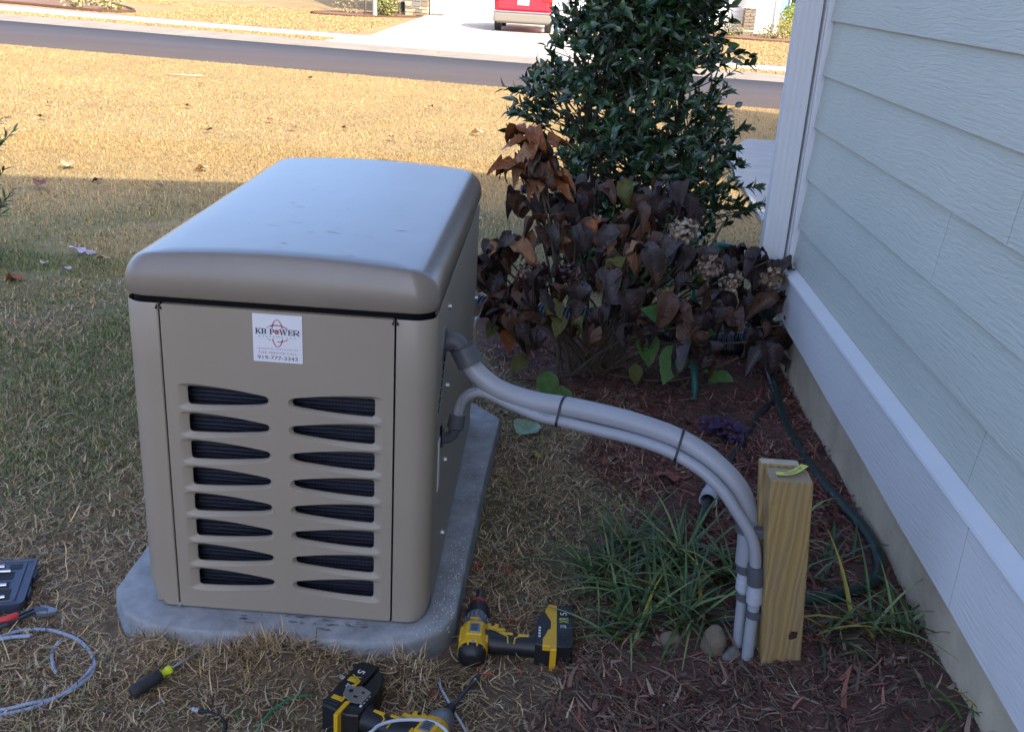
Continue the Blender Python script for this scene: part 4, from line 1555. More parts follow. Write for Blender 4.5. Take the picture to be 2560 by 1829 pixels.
# ================================================================== TOOLS ON THE GROUND
def power_tool(name, label, org, rot, mir, impact):
    T = thing(name, label, 'impact driver' if impact else 'drill', org)
    c, s = math.cos(rot), math.sin(rot)
    def W(x, y, z): return (org[0] + mir * x * c - y * s, org[1] + mir * x * s + y * c, org[2] + z)
    class LB(MB):
        def build2(self, nm, m, par):
            self.v = [W(*p) for p in self.v]
            return self.build(nm, M[m] if isinstance(m, str) else [M[k] for k in m], par)
    def ring(y, rx, rz, p=2.4, n=24, cx=0, cz=0):
        out = []
        for i in range(n):
            a = 2 * math.pi * i / n
            ca, sa = math.cos(a), math.sin(a)
            out.append((cx + rx * math.copysign(abs(ca) ** (2 / p), ca), y, cz + rz * math.copysign(abs(sa) ** (2 / p), sa)))
        return out
    R = .034
    b = LB(); b.loft([ring(-.046, R * .9, R * .9), ring(-.04, R * 1.0, R * 1.0), ring(-.028, R * 1.02, R * 1.02), ring(0, R * 1.02, R * 1.02), ring(.03, R, R), ring(.043, R * .95, R * .95), ring(.047, R * .88, R * .88)], cap0=True, cap1=True)
    b.box((0, .008, R * .98), (.04, .05, .008), bev=.003)
    for sx in (-1, 1): b.box((sx * .03, .002, .016), (.008, .05, .018), bev=.003)
    housing = b.build2('housing', 'yellow', T)
    b = LB(); b.box((.001, .006, R * 1.06 + .0015), (.024, .034, .003), bev=.001); b.build2('rating_plate', 'toolgrey', housing)
    b = LB()
    for k in range(5): b.box((0, -.004 + .005 * k, R * 1.06 + .0034), (.018 - .004 * (k % 2), .0014, .0006))
    o = b.build2('print', 'black', housing)
    b = LB(); b.loft([ring(-.066, .012, .012), ring(-.064, .02, .02), ring(-.055, .0295, .0295), ring(-.044, R * .96, R * .96), ring(-.034, R * .97, R * .97), ring(-.03, R * .8, R * .8)], cap0=True, cap1=True)
    b.box((R * .9, .012, .006), (.012, .05, .026), bev=.004)
    cap = b.build2('rear_cap', 'black', T)
    # yellow outlined vents on the rear cap
    def u_line(pts, r_=.0027): b.tube(smooth_path(pts, 3), r_, 6)
    b = LB(); u_line([(-.0095, -.062, .014), (-.010, -.05, .0275), (-.009, -.036, .0325), (.009, -.036, .0325), (.010, -.05, .0275), (.0095, -.062, .014)])
    for sx in (-1, 1): u_line([(sx * .02, -.058, .012), (sx * .022, -.048, .0225), (sx * .026, -.046, .018), (sx * .024, -.056, .010), (sx * .02, -.058, .012)], .0019)
    b.build2('vent_trim', 'yellow', cap)
    b = LB(); b.box((0, -.047, .0285), (.006, .022, .004), Matrix.Rotation(.55, 3, 'X'), .001); b.build2('vent_slot', 'toolgrey', cap)
    if not impact:
        b = LB(); b.loft([ring(.045, R * .86, R * .86, 2), ring(.05, .0295, .0295, 2), ring(.062, .0295, .0295, 2), ring(.066, .0285, .0285, 2), ring(.085, .0285, .0285, 2), ring(.09, .0265, .0265, 2), ring(.1, .0255, .0255, 2)], cap0=True, cap1=True)
        for k in range(16):
            a = 6.283 * k / 16; b.box((.0287 * math.cos(a), .076, .0287 * math.sin(a)), (.003, .014, .003))
        g = b.build2('gear_collar', 'toolgrey', T)
        b = LB(); b.box((-.003, .054, .0297), (.022, .008, .0012), bev=.0004); b.build2('selector', 'yellow', g)
        b = LB(); b.loft([ring(.098, .026, .026, 2), ring(.104, .0275, .0275, 2), ring(.13, .027, .027, 2), ring(.143, .0235, .0235, 2), ring(.148, .02, .02, 2)], cap0=True, cap1=True)
        for k in range(10):
            a = 6.283 * k / 10; b.box((.0272 * math.cos(a), .117, .0272 * math.sin(a)), (.005, .024, .005), Matrix.Rotation(-a, 3, 'Y'), .001)
        ch = b.build2('chuck', 'black', T)
        b = LB(); b.tube([(0, .147, 0), (0, .155, 0)], .021, 20); b.build2('chuck_ring', 'red', ch)
        b = LB(); b.tube([(0, .15, 0), (0, .168, 0), (0, .169, 0), (0, .176, 0), (0, .177, 0), (0, .21, 0), (0, .213, 0)], [.018, .0135, .0085, .0085, .0105, .0105, .008], 16); b.build2('bit_holder', 'darksteel', T)
    else:
        b = LB(); b.loft([ring(.045, R * .86, R * .86, 2), ring(.052, .031, .031, 2), ring(.07, .028, .028, 2), ring(.085, .022, .022, 2), ring(.095, .015, .015, 2)], cap0=True, cap1=True); b.build2('gear_collar', 'toolgrey', T)
        b = LB(); b.tube([(0, .09, 0), (0, .118, 0), (0, .119, 0)], [.012, .011, .006], 14); b.build2('chuck', 'black', T)
        b = LB(); b.tube([(0, .11, 0), (.002, .2, -.012), (.003, .235, -.017)], .0045, 10); b.tube([(.003, .235, -.017), (.003, .244, -.018)], .0062, 10); b.tube([(.003, .246, -.018), (.004, .276, -.022)], [.0052, .004], 8); b.build2('bit_extension', 'darksteel', T)
        b = LB(); b.tube([(.003, .2345, -.017), (.003, .239, -.0175)], .0066, 12); b.build2('steel_ring', 'chrome', T)
    # grip: black, with yellow overmould lines
    secs = [(.024, .012, .029, .027), (.045, .006, .029, .0235), (.07, .003, .024, .022), (.1, .001, .022, .0215), (.13, .002, .024, .0225), (.15, .01, .034, .026)]
    def gring(x, yc, ry, rz, n=20):
        out = []
        for i in range(n):
            a = 2 * math.pi * i / n
            ca, sa = math.cos(a), math.sin(a)
            out.append((x, yc + ry * math.copysign(abs(ca) ** .85, ca), rz * math.copysign(abs(sa) ** .85, sa)))
        return out
    b = LB(); b.loft([gring(*q) for q in secs], cap0=True, cap1=True); grip = b.build2('grip', 'black', T)
    b = LB()
    def gl(pts, r_=.0021): b.tube([(x, y, .0215 * (1 - .12 * abs(y) / .02)) for x, y in pts], r_, 6)
    gl([(.03, .033), (.048, .031), (.055, .018), (.078, .004), (.08, -.018)]); gl([(.094, -.018), (.096, .0), (.105, .008), (.128, .01)])
    b.box((.074, .016, .0205), (.032, .008, .004), bev=.0015); b.box((.115, .012, .021), (.026, .008, .004), bev=.0015)
    b.build2('grip_trim', 'yellow', grip)
    b = LB(); b.box((.041, .046, .004), (.03, .022, .03), bev=.004); b.box((.06, .035, .004), (.026, .013, .03), bev=.004); b.build2('trigger_guard', 'yellow', T)
    b = LB(); b.cyl((.041, .049, .0185), (.041, .049, .0205), .0045, 12); b.build2('button', 'black', T)
    # foot and battery
    def slabz(pts, z0, z1, m_, par, nm, bevel=True):
        bb = LB()
        bb.loft([[(x, y, z0) for x, y in pts], [(x, y, z1 - .003) for x, y in pts], [(lerp(x, sum(p[0] for p in pts) / len(pts), .035), lerp(y, sum(p[1] for p in pts) / len(pts), .035), z1) for x, y in pts]], smooth=False, cap0=True, cap1=True)
        return bb.build2(nm, m_, par)
    foot = slabz([(.143, -.026), (.165, -.034), (.178, -.034), (.178, .115), (.166, .115), (.148, .075), (.143, .05)], -.03, .031, 'black', T, 'foot')
    if not impact: slabz([(.16, -.036), (.182, -.036), (.182, .034), (.172, .026), (.165, .002), (.16, -.01)], .02, .034, 'yellow', foot, 'foot_trim')
    if not impact: slabz([(.163, .1), (.182, .052), (.182, .128), (.172, .128)], .0, .034, 'yellow', foot, 'foot_trim')
    bat = slabz([(.184, -.034), (.226, -.03), (.23, -.024), (.23, .122), (.222, .13), (.184, .13)], -.033, .032, 'black', T, 'battery')
    slabz([(.178, -.05), (.192, -.05), (.192, .125), (.178, .13)] if not impact else [(.178, -.048), (.187, -.048), (.187, -.004), (.178, .006)], -.028, .0345, 'yellow', bat, 'battery_latch')
    b = LB()
    for k in range(5): b.box((.212, -.028 + .0085 * k, .031), (.03, .004, .005), bev=.001)
    b.build2('battery_rib', 'rubber', bat)
    b = LB()
    def tx(t, x0, x1, y0, y1, z):
        vs, fs = text2d(t, y1 - y0, x1 - x0)
        b.add([((x1 - (x1 - x0) * 0 - v[1]) if mir > 0 else (x1 - v[1]), (y0 + v[0]) if mir > 0 else (y1 - v[0]), z) for v in vs], fs)
    tx('5', .2, .216, .088, .1, .0325); tx('20', .2, .214, .038, .05, .0325)
    b.build2('lettering', 'sticker', bat)
    b = LB(); tx('XR', .198, .22, .058, .08, .0325); b.build2('lettering', 'tag', bat)
    b = LB()
    for k in range(4): b.box((.152, .0 + .011 * k, .0325), (.005, .006, .0008))
    b.build2('gauge_light', 'sticker', foot)
    if impact:
        b = LB(); b.box((.196, .03, .0335), (.007, .075, .002), bev=.0008); b.box((.208, .062, .0335), (.024, .012, .002), bev=.0008); b.box((.208, -.001, .0335), (.024, .012, .002), bev=.0008)
        b.build2('battery_print', 'yellow', bat)
        b = LB()
        b.prism([(.15, .002, .036), (.176, -.004, .036), (.2, .008, .036), (.206, .03, .036), (.176, .046, .036), (.15, .038, .036)], (0, 0, .004))
        b.box((.168, .02, .035), (.012, .04, .003))
        hk = b.build2('belt_clip', 'steel', T)
        b = LB(); b.cyl((.19, .024, .0398), (.19, .024, .0405), .005, 12); b.cyl((.164, .03, .0398), (.164, .03, .0405), .0035, 12); b.box((.172, .012, .0402), (.009, .006, .0006)); b.build2('clip_hole', 'black', hk)
power_tool('cordless_drill', 'yellow and black cordless drill lying beside the corner of the concrete pad', (.441, 0.0, -.038), .0, 1, False)
power_tool('cordless_drill', 'yellow and black impact driver with grey belt clip at the bottom of the photo', (.372, -.343, -.034), -.36, -1, True)

def wire(name, label, cat, pts, r_, m, group=None, n=8):
    mb = MB(); mb.tube(smooth_path(pts, 5), r_, n)
    o = mb.build(name, M[m]); tag(o, label, cat, group); return o

# coil of pale cable
zc = -.062
coil = [(-.70, -.16, zc), (-.644, -.082, zc), (-.604, -.052, zc), (-.556, -.043, zc), (-.51, -.053, zc), (-.463, -.074, zc), (-.422, -.11, zc), (-.392, -.151, zc), (-.385, -.189, zc), (-.397, -.235, zc + .003), (-.425, -.272, zc + .004), (-.46, -.303, zc), (-.513, -.331, zc), (-.57, -.345, zc), (-.65, -.33, zc), (-.7, -.27, zc), (-.71, -.2, zc + .006), (-.68, -.14, zc + .012), (-.62, -.1, zc + .012), (-.57, -.085, zc + .012)]
COIL = thing('cable_coil', 'loops of pale blue grey cable lying on the grass at the lower left', 'cable', (-.55, -.2, -.07))
mb = MB(); mb.tube(smooth_path(coil, 6), .0042, 8); mb.build('cable_loop', M['coil'], COIL)
mb = MB(); mb.tube(smooth_path([(-.503, -.075, zc), (-.505, -.114, zc), (-.486, -.157, zc), (-.462, -.19, zc)], 5), .004, 8); mb.build('loose_end', M['coil'], COIL)
mb = MB(); mb.tube(smooth_path([(-.389, -.165, zc + .005), (-.402, -.218, zc), (-.426, -.266, zc), (-.472, -.297, zc + .004), (-.519, -.316, zc), (-.6, -.33, zc)], 5), .004, 8); mb.build('cable_loop', M['coil'], COIL)
wire('wire_offcut', 'short curved green wire scrap on the grass, nearer the pad', 'wire', [(.046, -.123, -.05), (.034, -.16, -.058), (.038, -.205, -.064)], .0016, 'greenwire', 'wire scraps')
wire('wire_offcut', 'long curved green wire scrap left of the impact driver', 'wire', [(.106, -.199, -.06), (.07, -.219, -.052), (.036, -.261, -.055), (.023, -.299, -.06), (.02, -.34, -.066)], .0022, 'greenwire', 'wire scraps')
wire('wire_offcut', 'blue wire strand curled in the dead grass before the pad', 'wire', [(-.059, -.071, -.05), (-.034, -.108, -.055), (-.025, -.14, -.058), (-.031, -.168, -.062), (-.051, -.197, -.066)], .002, 'bluewire', 'wire scraps')
CS = thing('cable_stub', 'black cable stub with a grey metal end at the bottom edge', 'cable', (-.08, -.29, -.07))
mb = MB(); mb.tube(smooth_path([(-.118, -.272, -.062), (-.098, -.276, -.06), (-.067, -.29, -.06), (-.048, -.312, -.062), (-.045, -.36, -.066)], 5), .0045, 8); mb.build('jacket', M['black'], CS)
mb = MB(); mb.cyl((-.132, -.268, -.062), (-.117, -.2725, -.062), .0052, 10); mb.build('ferrule', M['pvc'], CS)
wire('cable', 'thin white cable rising between the drill and the impact driver', 'cable', [(.374, -.115, -.056), (.381, -.146, -.055), (.396, -.181, -.05), (.416, -.222, -.05), (.446, -.272, -.055), (.48, -.34, -.06)], .0028, 'whitewire', 'white cables')
wire('cable', 'white cable looped over the top of the impact driver', 'cable', [(.235, -.43, -.03), (.254, -.375, -.006), (.266, -.362, 0), (.277, -.346, .002), (.303, -.33, .002), (.338, -.322, .002), (.374, -.323, .003), (.398, -.332, .002), (.418, -.352, -.004), (.43, -.4, -.03)], .0034, 'whitewire', 'white cables')
CAP = thing('wire_connector', 'small white plastic connector beside the impact driver battery', 'connector', (.166, -.15, -.06))
mb = MB(); mb.tube([(.1555, -.139, -.049), (.159, -.143, -.048), (.16, -.144, -.048), (.172, -.155, -.046), (.179, -.1615, -.046)], [.003, .0042, .005, .0068, .0072], 12); mb.build('body', M['pvc'], CAP)
mb = MB(); mb.cyl((.169, -.152, -.0395), (.173, -.156, -.0385), .0018, 6); mb.build('wire_end', M['orange'], CAP)

def screwdriver():
    T = thing('screwdriver', 'screwdriver with black handle and lime collar lying in dead grass', 'screwdriver', (-.21, -.18, -.05))
    a, b = Vector((-.268, -.252, -.046)), Vector((-.15, -.1, -.026))
    d = (b - a).normalized()
    def P(t): return a + d * t
    mb = MB(); mb.tube([P(-.002), P(0), P(.004), P(.02), P(.045), P(.066), P(.07)], [.009, .0125, .0145, .0148, .0138, .0142, .012], 12); mb.build('grip', M['rubber'], T)
    mb = MB(); mb.tube([P(.068), P(.072), P(.076), P(.082), P(.088), P(.094), P(.098)], [.011, .0108, .008, .0078, .0105, .0102, .004], 8, smooth=False); mb.build('collar', M['lime'], T)
    mb = MB(); mb.tube([P(.096), P(.155), P(.166)], [.0032, .0032, .0015], 8); mb.build('shaft', M['steel'], T)
screwdriver()

def pliers():
    T = thing('pliers', 'grooved adjustable pliers with a red grip near the socket case', 'pliers', (-.62, -.02, -.06))
    z = -.052
    mb = MB()
    mb.prism([(-.66, -.06, z), (-.628, -.042, z), (-.605, -.006, z), (-.585, .006, z), (-.572, .004, z), (-.577, .016, z), (-.6, .018, z), (-.618, .006, z), (-.64, -.032, z)], (0, 0, .008))
    mb.build('upper_arm', M['darksteel'], T)
    mb = MB(); mb.prism([(-.638, -.034, z + .0081), (-.632, -.036, z + .0081), (-.604, .004, z + .0081), (-.608, .008, z + .0081)], (0, 0, .0008)); mb.build('slot', M['gap'], T)
    mb = MB(); mb.prism([(-.61, .012, z - .002), (-.595, -.006, z - .002), (-.572, -.006, z - .002), (-.553, .004, z - .002), (-.551, .012, z - .002), (-.566, .02, z - .002), (-.59, .026, z - .002)], (0, 0, .009)); mb.build('jaw', M['toolgrey'], T)
    mb = MB(); mb.tube(smooth_path([(-.626, -.022, z), (-.66, -.07, z), (-.72, -.12, z)], 4), .006, 8); mb.build('lower_arm', M['darksteel'], T)
    mb = MB(); mb.tube(smooth_path([(-.63, -.02, z + .008), (-.645, -.036, z + .008), (-.68, -.055, z + .006), (-.74, -.075, z + .004)], 4), [.004] + [.0085] * 11 + [.006], 10); mb.build('grip', M['red'], T)
pliers()

def socket_case():
    T = thing('socket_case', 'open blue black socket case cut by the left edge of the photo', 'tool case', (-.82, .1, -.06))
    ex, ey = Vector((-.957, -.29, 0)).normalized(), Vector((-.29, .957, 0)).normalized()
    o = Vector((-.636, .016, -.052))
    def P(u, v, w): return o + ex * u + ey * v + Vector((0, 0, w))      # u to the left, v away
    R = Matrix((-ex, ey, Vector((0, 0, 1)))).transposed()
    mb = MB()
    rg = rrect(0, .3, 0, .2, .014, 4)
    mb.loft([[P(u, v, -.012) for u, v in rrect(.004, .296, .004, .196, .014, 4)], [P(u, v, .012) for u, v in rg], [P(u, v, .0165) for u, v in rg], [P(u, v, .0165) for u, v in rrect(.004, .296, .004, .196, .012, 4)], [P(u, v, .013) for u, v in rrect(.007, .293, .007, .193, .011, 4)], [P(u, v, .013) for u, v in rrect(.02, .28, .015, .185, .008, 4)], [P(u, v, .0165) for u, v in rrect(.022, .278, .017, .183, .007, 4)]], smooth=False, cap0=True, cap1=True)
    for v in (.06, .14): mb.box(P(-.0015, v, .002), (.006, .04, .014), R, .001)
    mb.build('tray', M['case'], T)
    hs = [(.045, .165, .03, .022), (.115, .165, .09, .02), (.06, .125, .035, .03), (.13, .12, .08, .026), (.06, .085, .03, .024), (.12, .085, .06, .024), (.05, .05, .026, .028), (.11, .05, .06, .024), (.06, .025, .05, .014), (.15, .025, .06, .014), (.2, .09, .04, .12)]
    for u, v, su, sv in hs:
        m_ = MB(); m_.box(P(u, v, .0172), (su, sv, .0014), R, .0005); m_.build('recess', M['casehole'], T)
    # what lies in the recesses
    def rod(nm, lb, cat, u0, v0, u1, v1, r_, m='chrome', w=.0205, r2=None, grp='sockets and bars in the case'):
        t = thing(nm, lb, cat, P(u0, v0, w), grp)
        m_ = MB(); m_.tube([P(u0, v0, w), P(lerp(u0, u1, .93), lerp(v0, v1, .93), w), P(u1, v1, w)], [r_, r_ if r2 is None else r2, (r_ if r2 is None else r2) * .8], 12); m_.build('shank', M[m], t)
        return t
    rod('extension_bar', 'slim bright extension bar across the far end of the socket case', 'bar', .052, .14, .17, .146, .0045)
    rod('extension_bar', 'thicker dull bar behind the slim one at the far end of the case', 'bar', .07, .163, .19, .165, .006, 'steel')
    rod('ratchet', 'ratchet shank with a round head in the middle of the socket case', 'ratchet', .05, .078, .125, .083, .005)
    t = thing('socket', 'large hexagonal socket in the middle of the case', 'socket', P(.105, .08, .02), 'sockets and bars in the case')
    m_ = MB(); m_.tube([P(.1, .08, .022), P(.128, .081, .022)], [.0135, .0125], 6, smooth=False); m_.build('shell', M['steel'], t)
    t = thing('socket', 'small round socket near the front row of the case', 'socket', P(.1, .05, .02), 'sockets and bars in the case')
    m_ = MB(); m_.tube([P(.095, .05, .021), P(.117, .05, .021)], [.0085, .009], 14); m_.build('shell', M['chrome'], t)
    rod('extension_bar', 'short bright bar lying along the near edge of the case', 'bar', .045, .026, .09, .024, .0045)
    t = thing('socket', 'angled socket beside the bar at the near edge of the case', 'socket', P(.11, .028, .02), 'sockets and bars in the case')
    m_ = MB(); m_.tube([P(.1, .034, .021), P(.128, .03, .021)], [.007, .0075], 12); m_.build('shell', M['steel'], t)
    t = thing('socket', 'hexagon ended adapter beside the large socket in the case', 'socket', P(.1, .115, .02), 'sockets and bars in the case')
    m_ = MB(); m_.tube([P(.085, .105, .021), P(.12, .112, .021)], [.008, .0105], 6, smooth=False); m_.build('shell', M['darksteel'], t)
socket_case()

# orange scraps of plastic in the grass
for k, (x, y, lb) in enumerate([(.429, .357, 'orange plastic shreds beside the pad ahead of the drill chuck'), (.496, .35, 'small orange shred right of the shreds by the pad edge'), (.525, .13, 'orange plastic shreds behind the grip of the cordless drill'), (.36, -.165, 'bright orange shreds between the driver and the white cable'), (.29, -.04, 'orange sliver on the dead grass before the pad front'), (-.245, -.13, 'orange sliver in the grass above the screwdriver'), (.47, -.075, 'orange shreds just below the cordless drill rear'), (.557, -.06, 'tiny orange sliver below the drill grip'), (.346, -.105, 'faint orange shred left of the white cable tip'), (-.03, -.075, 'red orange strand poking up at the pad front edge')]):
    r = random.Random(k)
    mb = MB()
    for q in range(7 if 'shreds' in lb else 2):
        p = Vector((x + r.gauss(0, .009), y + r.gauss(0, .009), gzf(x, y) + .014))
        d = Vector((r.gauss(0, 1), r.gauss(0, 1), r.gauss(0, .35))).normalized()
        l = r.uniform(.008, .02)
        mb.tube(smooth_path([p, p + d * l * .5 + Vector((0, 0, .004)), p + d * l], 2), .0013, 5)
    o = mb.build('plastic_scrap', M['orange']); o['kind'] = 'stuff' if False else 'thing'
    del o['kind']
    tag(o, lb, 'scrap', 'orange plastic scraps')

# ------------------------------------------------------------------ hoses and drain pipe
def G3(x, y, d=0.): return (x, y, gzf(x, y) + d)
hz = .012
HO = thing('garden_hose', 'dark green hose running along the foundation and looping behind the post', 'hose', (1.4, 1.0, .07))
pts = [(1.372, 1.6, .34), (1.376, 1.62, .25), (1.388, 1.6, .16), (1.4, 1.52, .1), (1.397, 1.4, .089), (1.385, 1.26, .086), (1.378, 1.0, .086), (1.395, .76, .086), (1.422, .56, .095), (1.438, .42, .105), (1.436, .31, .11), (1.42, .22, .105), (1.375, .15, .1), (1.3, .115, .092), (1.22, .1, .08), (1.16, .09, .07)]
mb = MB(); mb.tube(smooth_path(pts, 5), .0158, 12); mb.build('hose', M['hose'], HO)
HB2 = thing('garden_hose', 'black hose branch crossing the mulch to a white end cap', 'hose', (1.2, .9, .05))
mb = MB(); mb.tube(smooth_path([(1.397, 1.4, .088), (1.36, 1.3, .085), (1.3, 1.19, .08), (1.2, .96, .064), (1.125, .79, .055), (1.09, .7, .055)], 5), .0115, 12); mb.build('hose', M['hoseblack'], HB2)
NZ = thing('pipe_end', 'white plastic pipe end with a dark hose inside, lying on the mulch', 'pipe', (1.08, .65, .04))
mb = MB()
dN = Vector((-.05, -.16, -.012)).normalized()
a = Vector((1.082, .69, .066))
ring = []
for t, rr in ((0, .014), (.012, .021), (.05, .0225), (.052, .0255), (.094, .0265), (.094, .0215), (.06, .02)):
    p = a + dN * t
    u = dN.cross(Vector((0, 0, 1))).normalized(); w = u.cross(dN)
    ring.append([p + (u * math.cos(6.283 * i / 18) + w * math.sin(6.283 * i / 18)) * rr for i in range(18)])
mb.loft(ring, cap0=True); mb.build('sleeve', M['pvc'], NZ)
mb = MB(); mb.tube(smooth_path([a + dN * .03, a + dN * .1, a + dN * .17 + Vector((0, 0, -.006)), a + dN * .3 + Vector((0, 0, -.03))], 4), .0125, 12); mb.build('inner_hose', M['hoseblack'], NZ)
TH = thing('garden_hose', 'teal green hose rising through the dead hydrangea from a metal end', 'hose', (1.11, 1.39, .03))
mb = MB(); mb.tube(smooth_path([(1.112, 1.385, .045), (1.108, 1.4, .1), (1.1, 1.46, .18), (1.1, 1.62, .3), (1.13, 1.76, .43), (1.165, 1.8, .485), (1.2, 1.81, .505), (1.26, 1.82, .49), (1.33, 1.78, .42), (1.38, 1.7, .34)], 5), .0125, 12); mb.build('hose', M['hoseteal'], TH)
mb = MB(); mb.tube([(1.1135, 1.384, .022), (1.1125, 1.385, .05)], .0155, 10, smooth=False); mb.build('fitting', M['steel'], TH)

def corrugated(name, label, pts, R=.055, pitch=.018):
    P = smooth_path(pts, 14)
    d = [0]
    for i in range(1, len(P)): d.append(d[-1] + (P[i] - P[i - 1]).length)
    n = int(d[-1] / pitch * 6)
    xs = np.linspace(0, d[-1], n)
    Q = np.stack([np.interp(xs, d, [p[k] for p in P]) for k in range(3)], 1)
    rr = [R * (1 - .13 * (0 if (i % 6) in (1, 2, 3) else 1)) for i in range(n)]
    T = thing(name, label, 'drain pipe', tuple(Q[0]))
    mb = MB(); mb.tube([tuple(q) for q in Q], rr, 14, smooth=False); mb.build('pipe', M['drain'], T)
    return T
corrugated('drain_pipe', 'black corrugated drain pipe curving from the downspout behind the dead hydrangea', [(1.386, 1.763, .36), (1.386, 1.765, .25), (1.375, 1.77, .15), (1.33, 1.8, .115), (1.22, 1.84, .1), (1.12, 1.95, .09), (1.02, 2.15, .07), (.84, 2.3, .02), (.7, 2.36, -.01), (.5, 2.43, -.025), (.3, 2.5, -.03), (.1, 2.6, -.035)])

# ------------------------------------------------------------------ stones
def stone(label, c, s, rz, seed):
    r = random.Random(seed)
    bm = bmesh.new(); bmesh.ops.create_icosphere(bm, subdivisions=3, radius=1)
    ph = [r.uniform(0, 6) for _ in range(6)]
    mb = MB()
    R = Matrix.Rotation(rz, 3, 'Z') @ Matrix.Rotation(.25, 3, 'X')
    vs = []
    for v in bm.verts:
        p = v.co
        k = 1 + .12 * math.sin(p.x * 3 + ph[0]) + .1 * math.sin(p.y * 4 + ph[1]) + .08 * math.sin(p.z * 5 + ph[2]) + .03 * math.sin(p.x * 11 + p.y * 9 + ph[3])
        vs.append(Vector(c) + R @ Vector((p.x * s[0] * k, p.y * s[1] * k, p.z * s[2] * k)))
    mb.add(vs, [[v.index for v in f.verts] for f in bm.faces], 0, True)
    bm.free()
    o = mb.build('stone', M['stone' if seed in (1, 6) else 'stonegrey']); tag(o, label, 'stone', 'stones by the post')
stone('tan rounded stone leaning on the liriope left of the post', (.985, -.035, .035), (.03, .026, .042), .3, 1)
stone('smaller grey stone between the tan stone and the pipes', (1.025, -.06, .018), (.023, .02, .028), .8, 2)
stone('small clod shaped stone at the foot of the post front', (1.105, -.125, .038), (.018, .014, .013), .1, 3)
stone('grey angular stone at the right foot of the post', (1.178, -.118, .04), (.02, .014, .016), .6, 4)
stone('pebble under the front of the post beside the clod', (1.092, -.15, .032), (.014, .012, .011), .9, 5)
stone('half buried dull stone in the liriope left of the pipes', (.9, .02, .0), (.024, .02, .016), .2, 6)

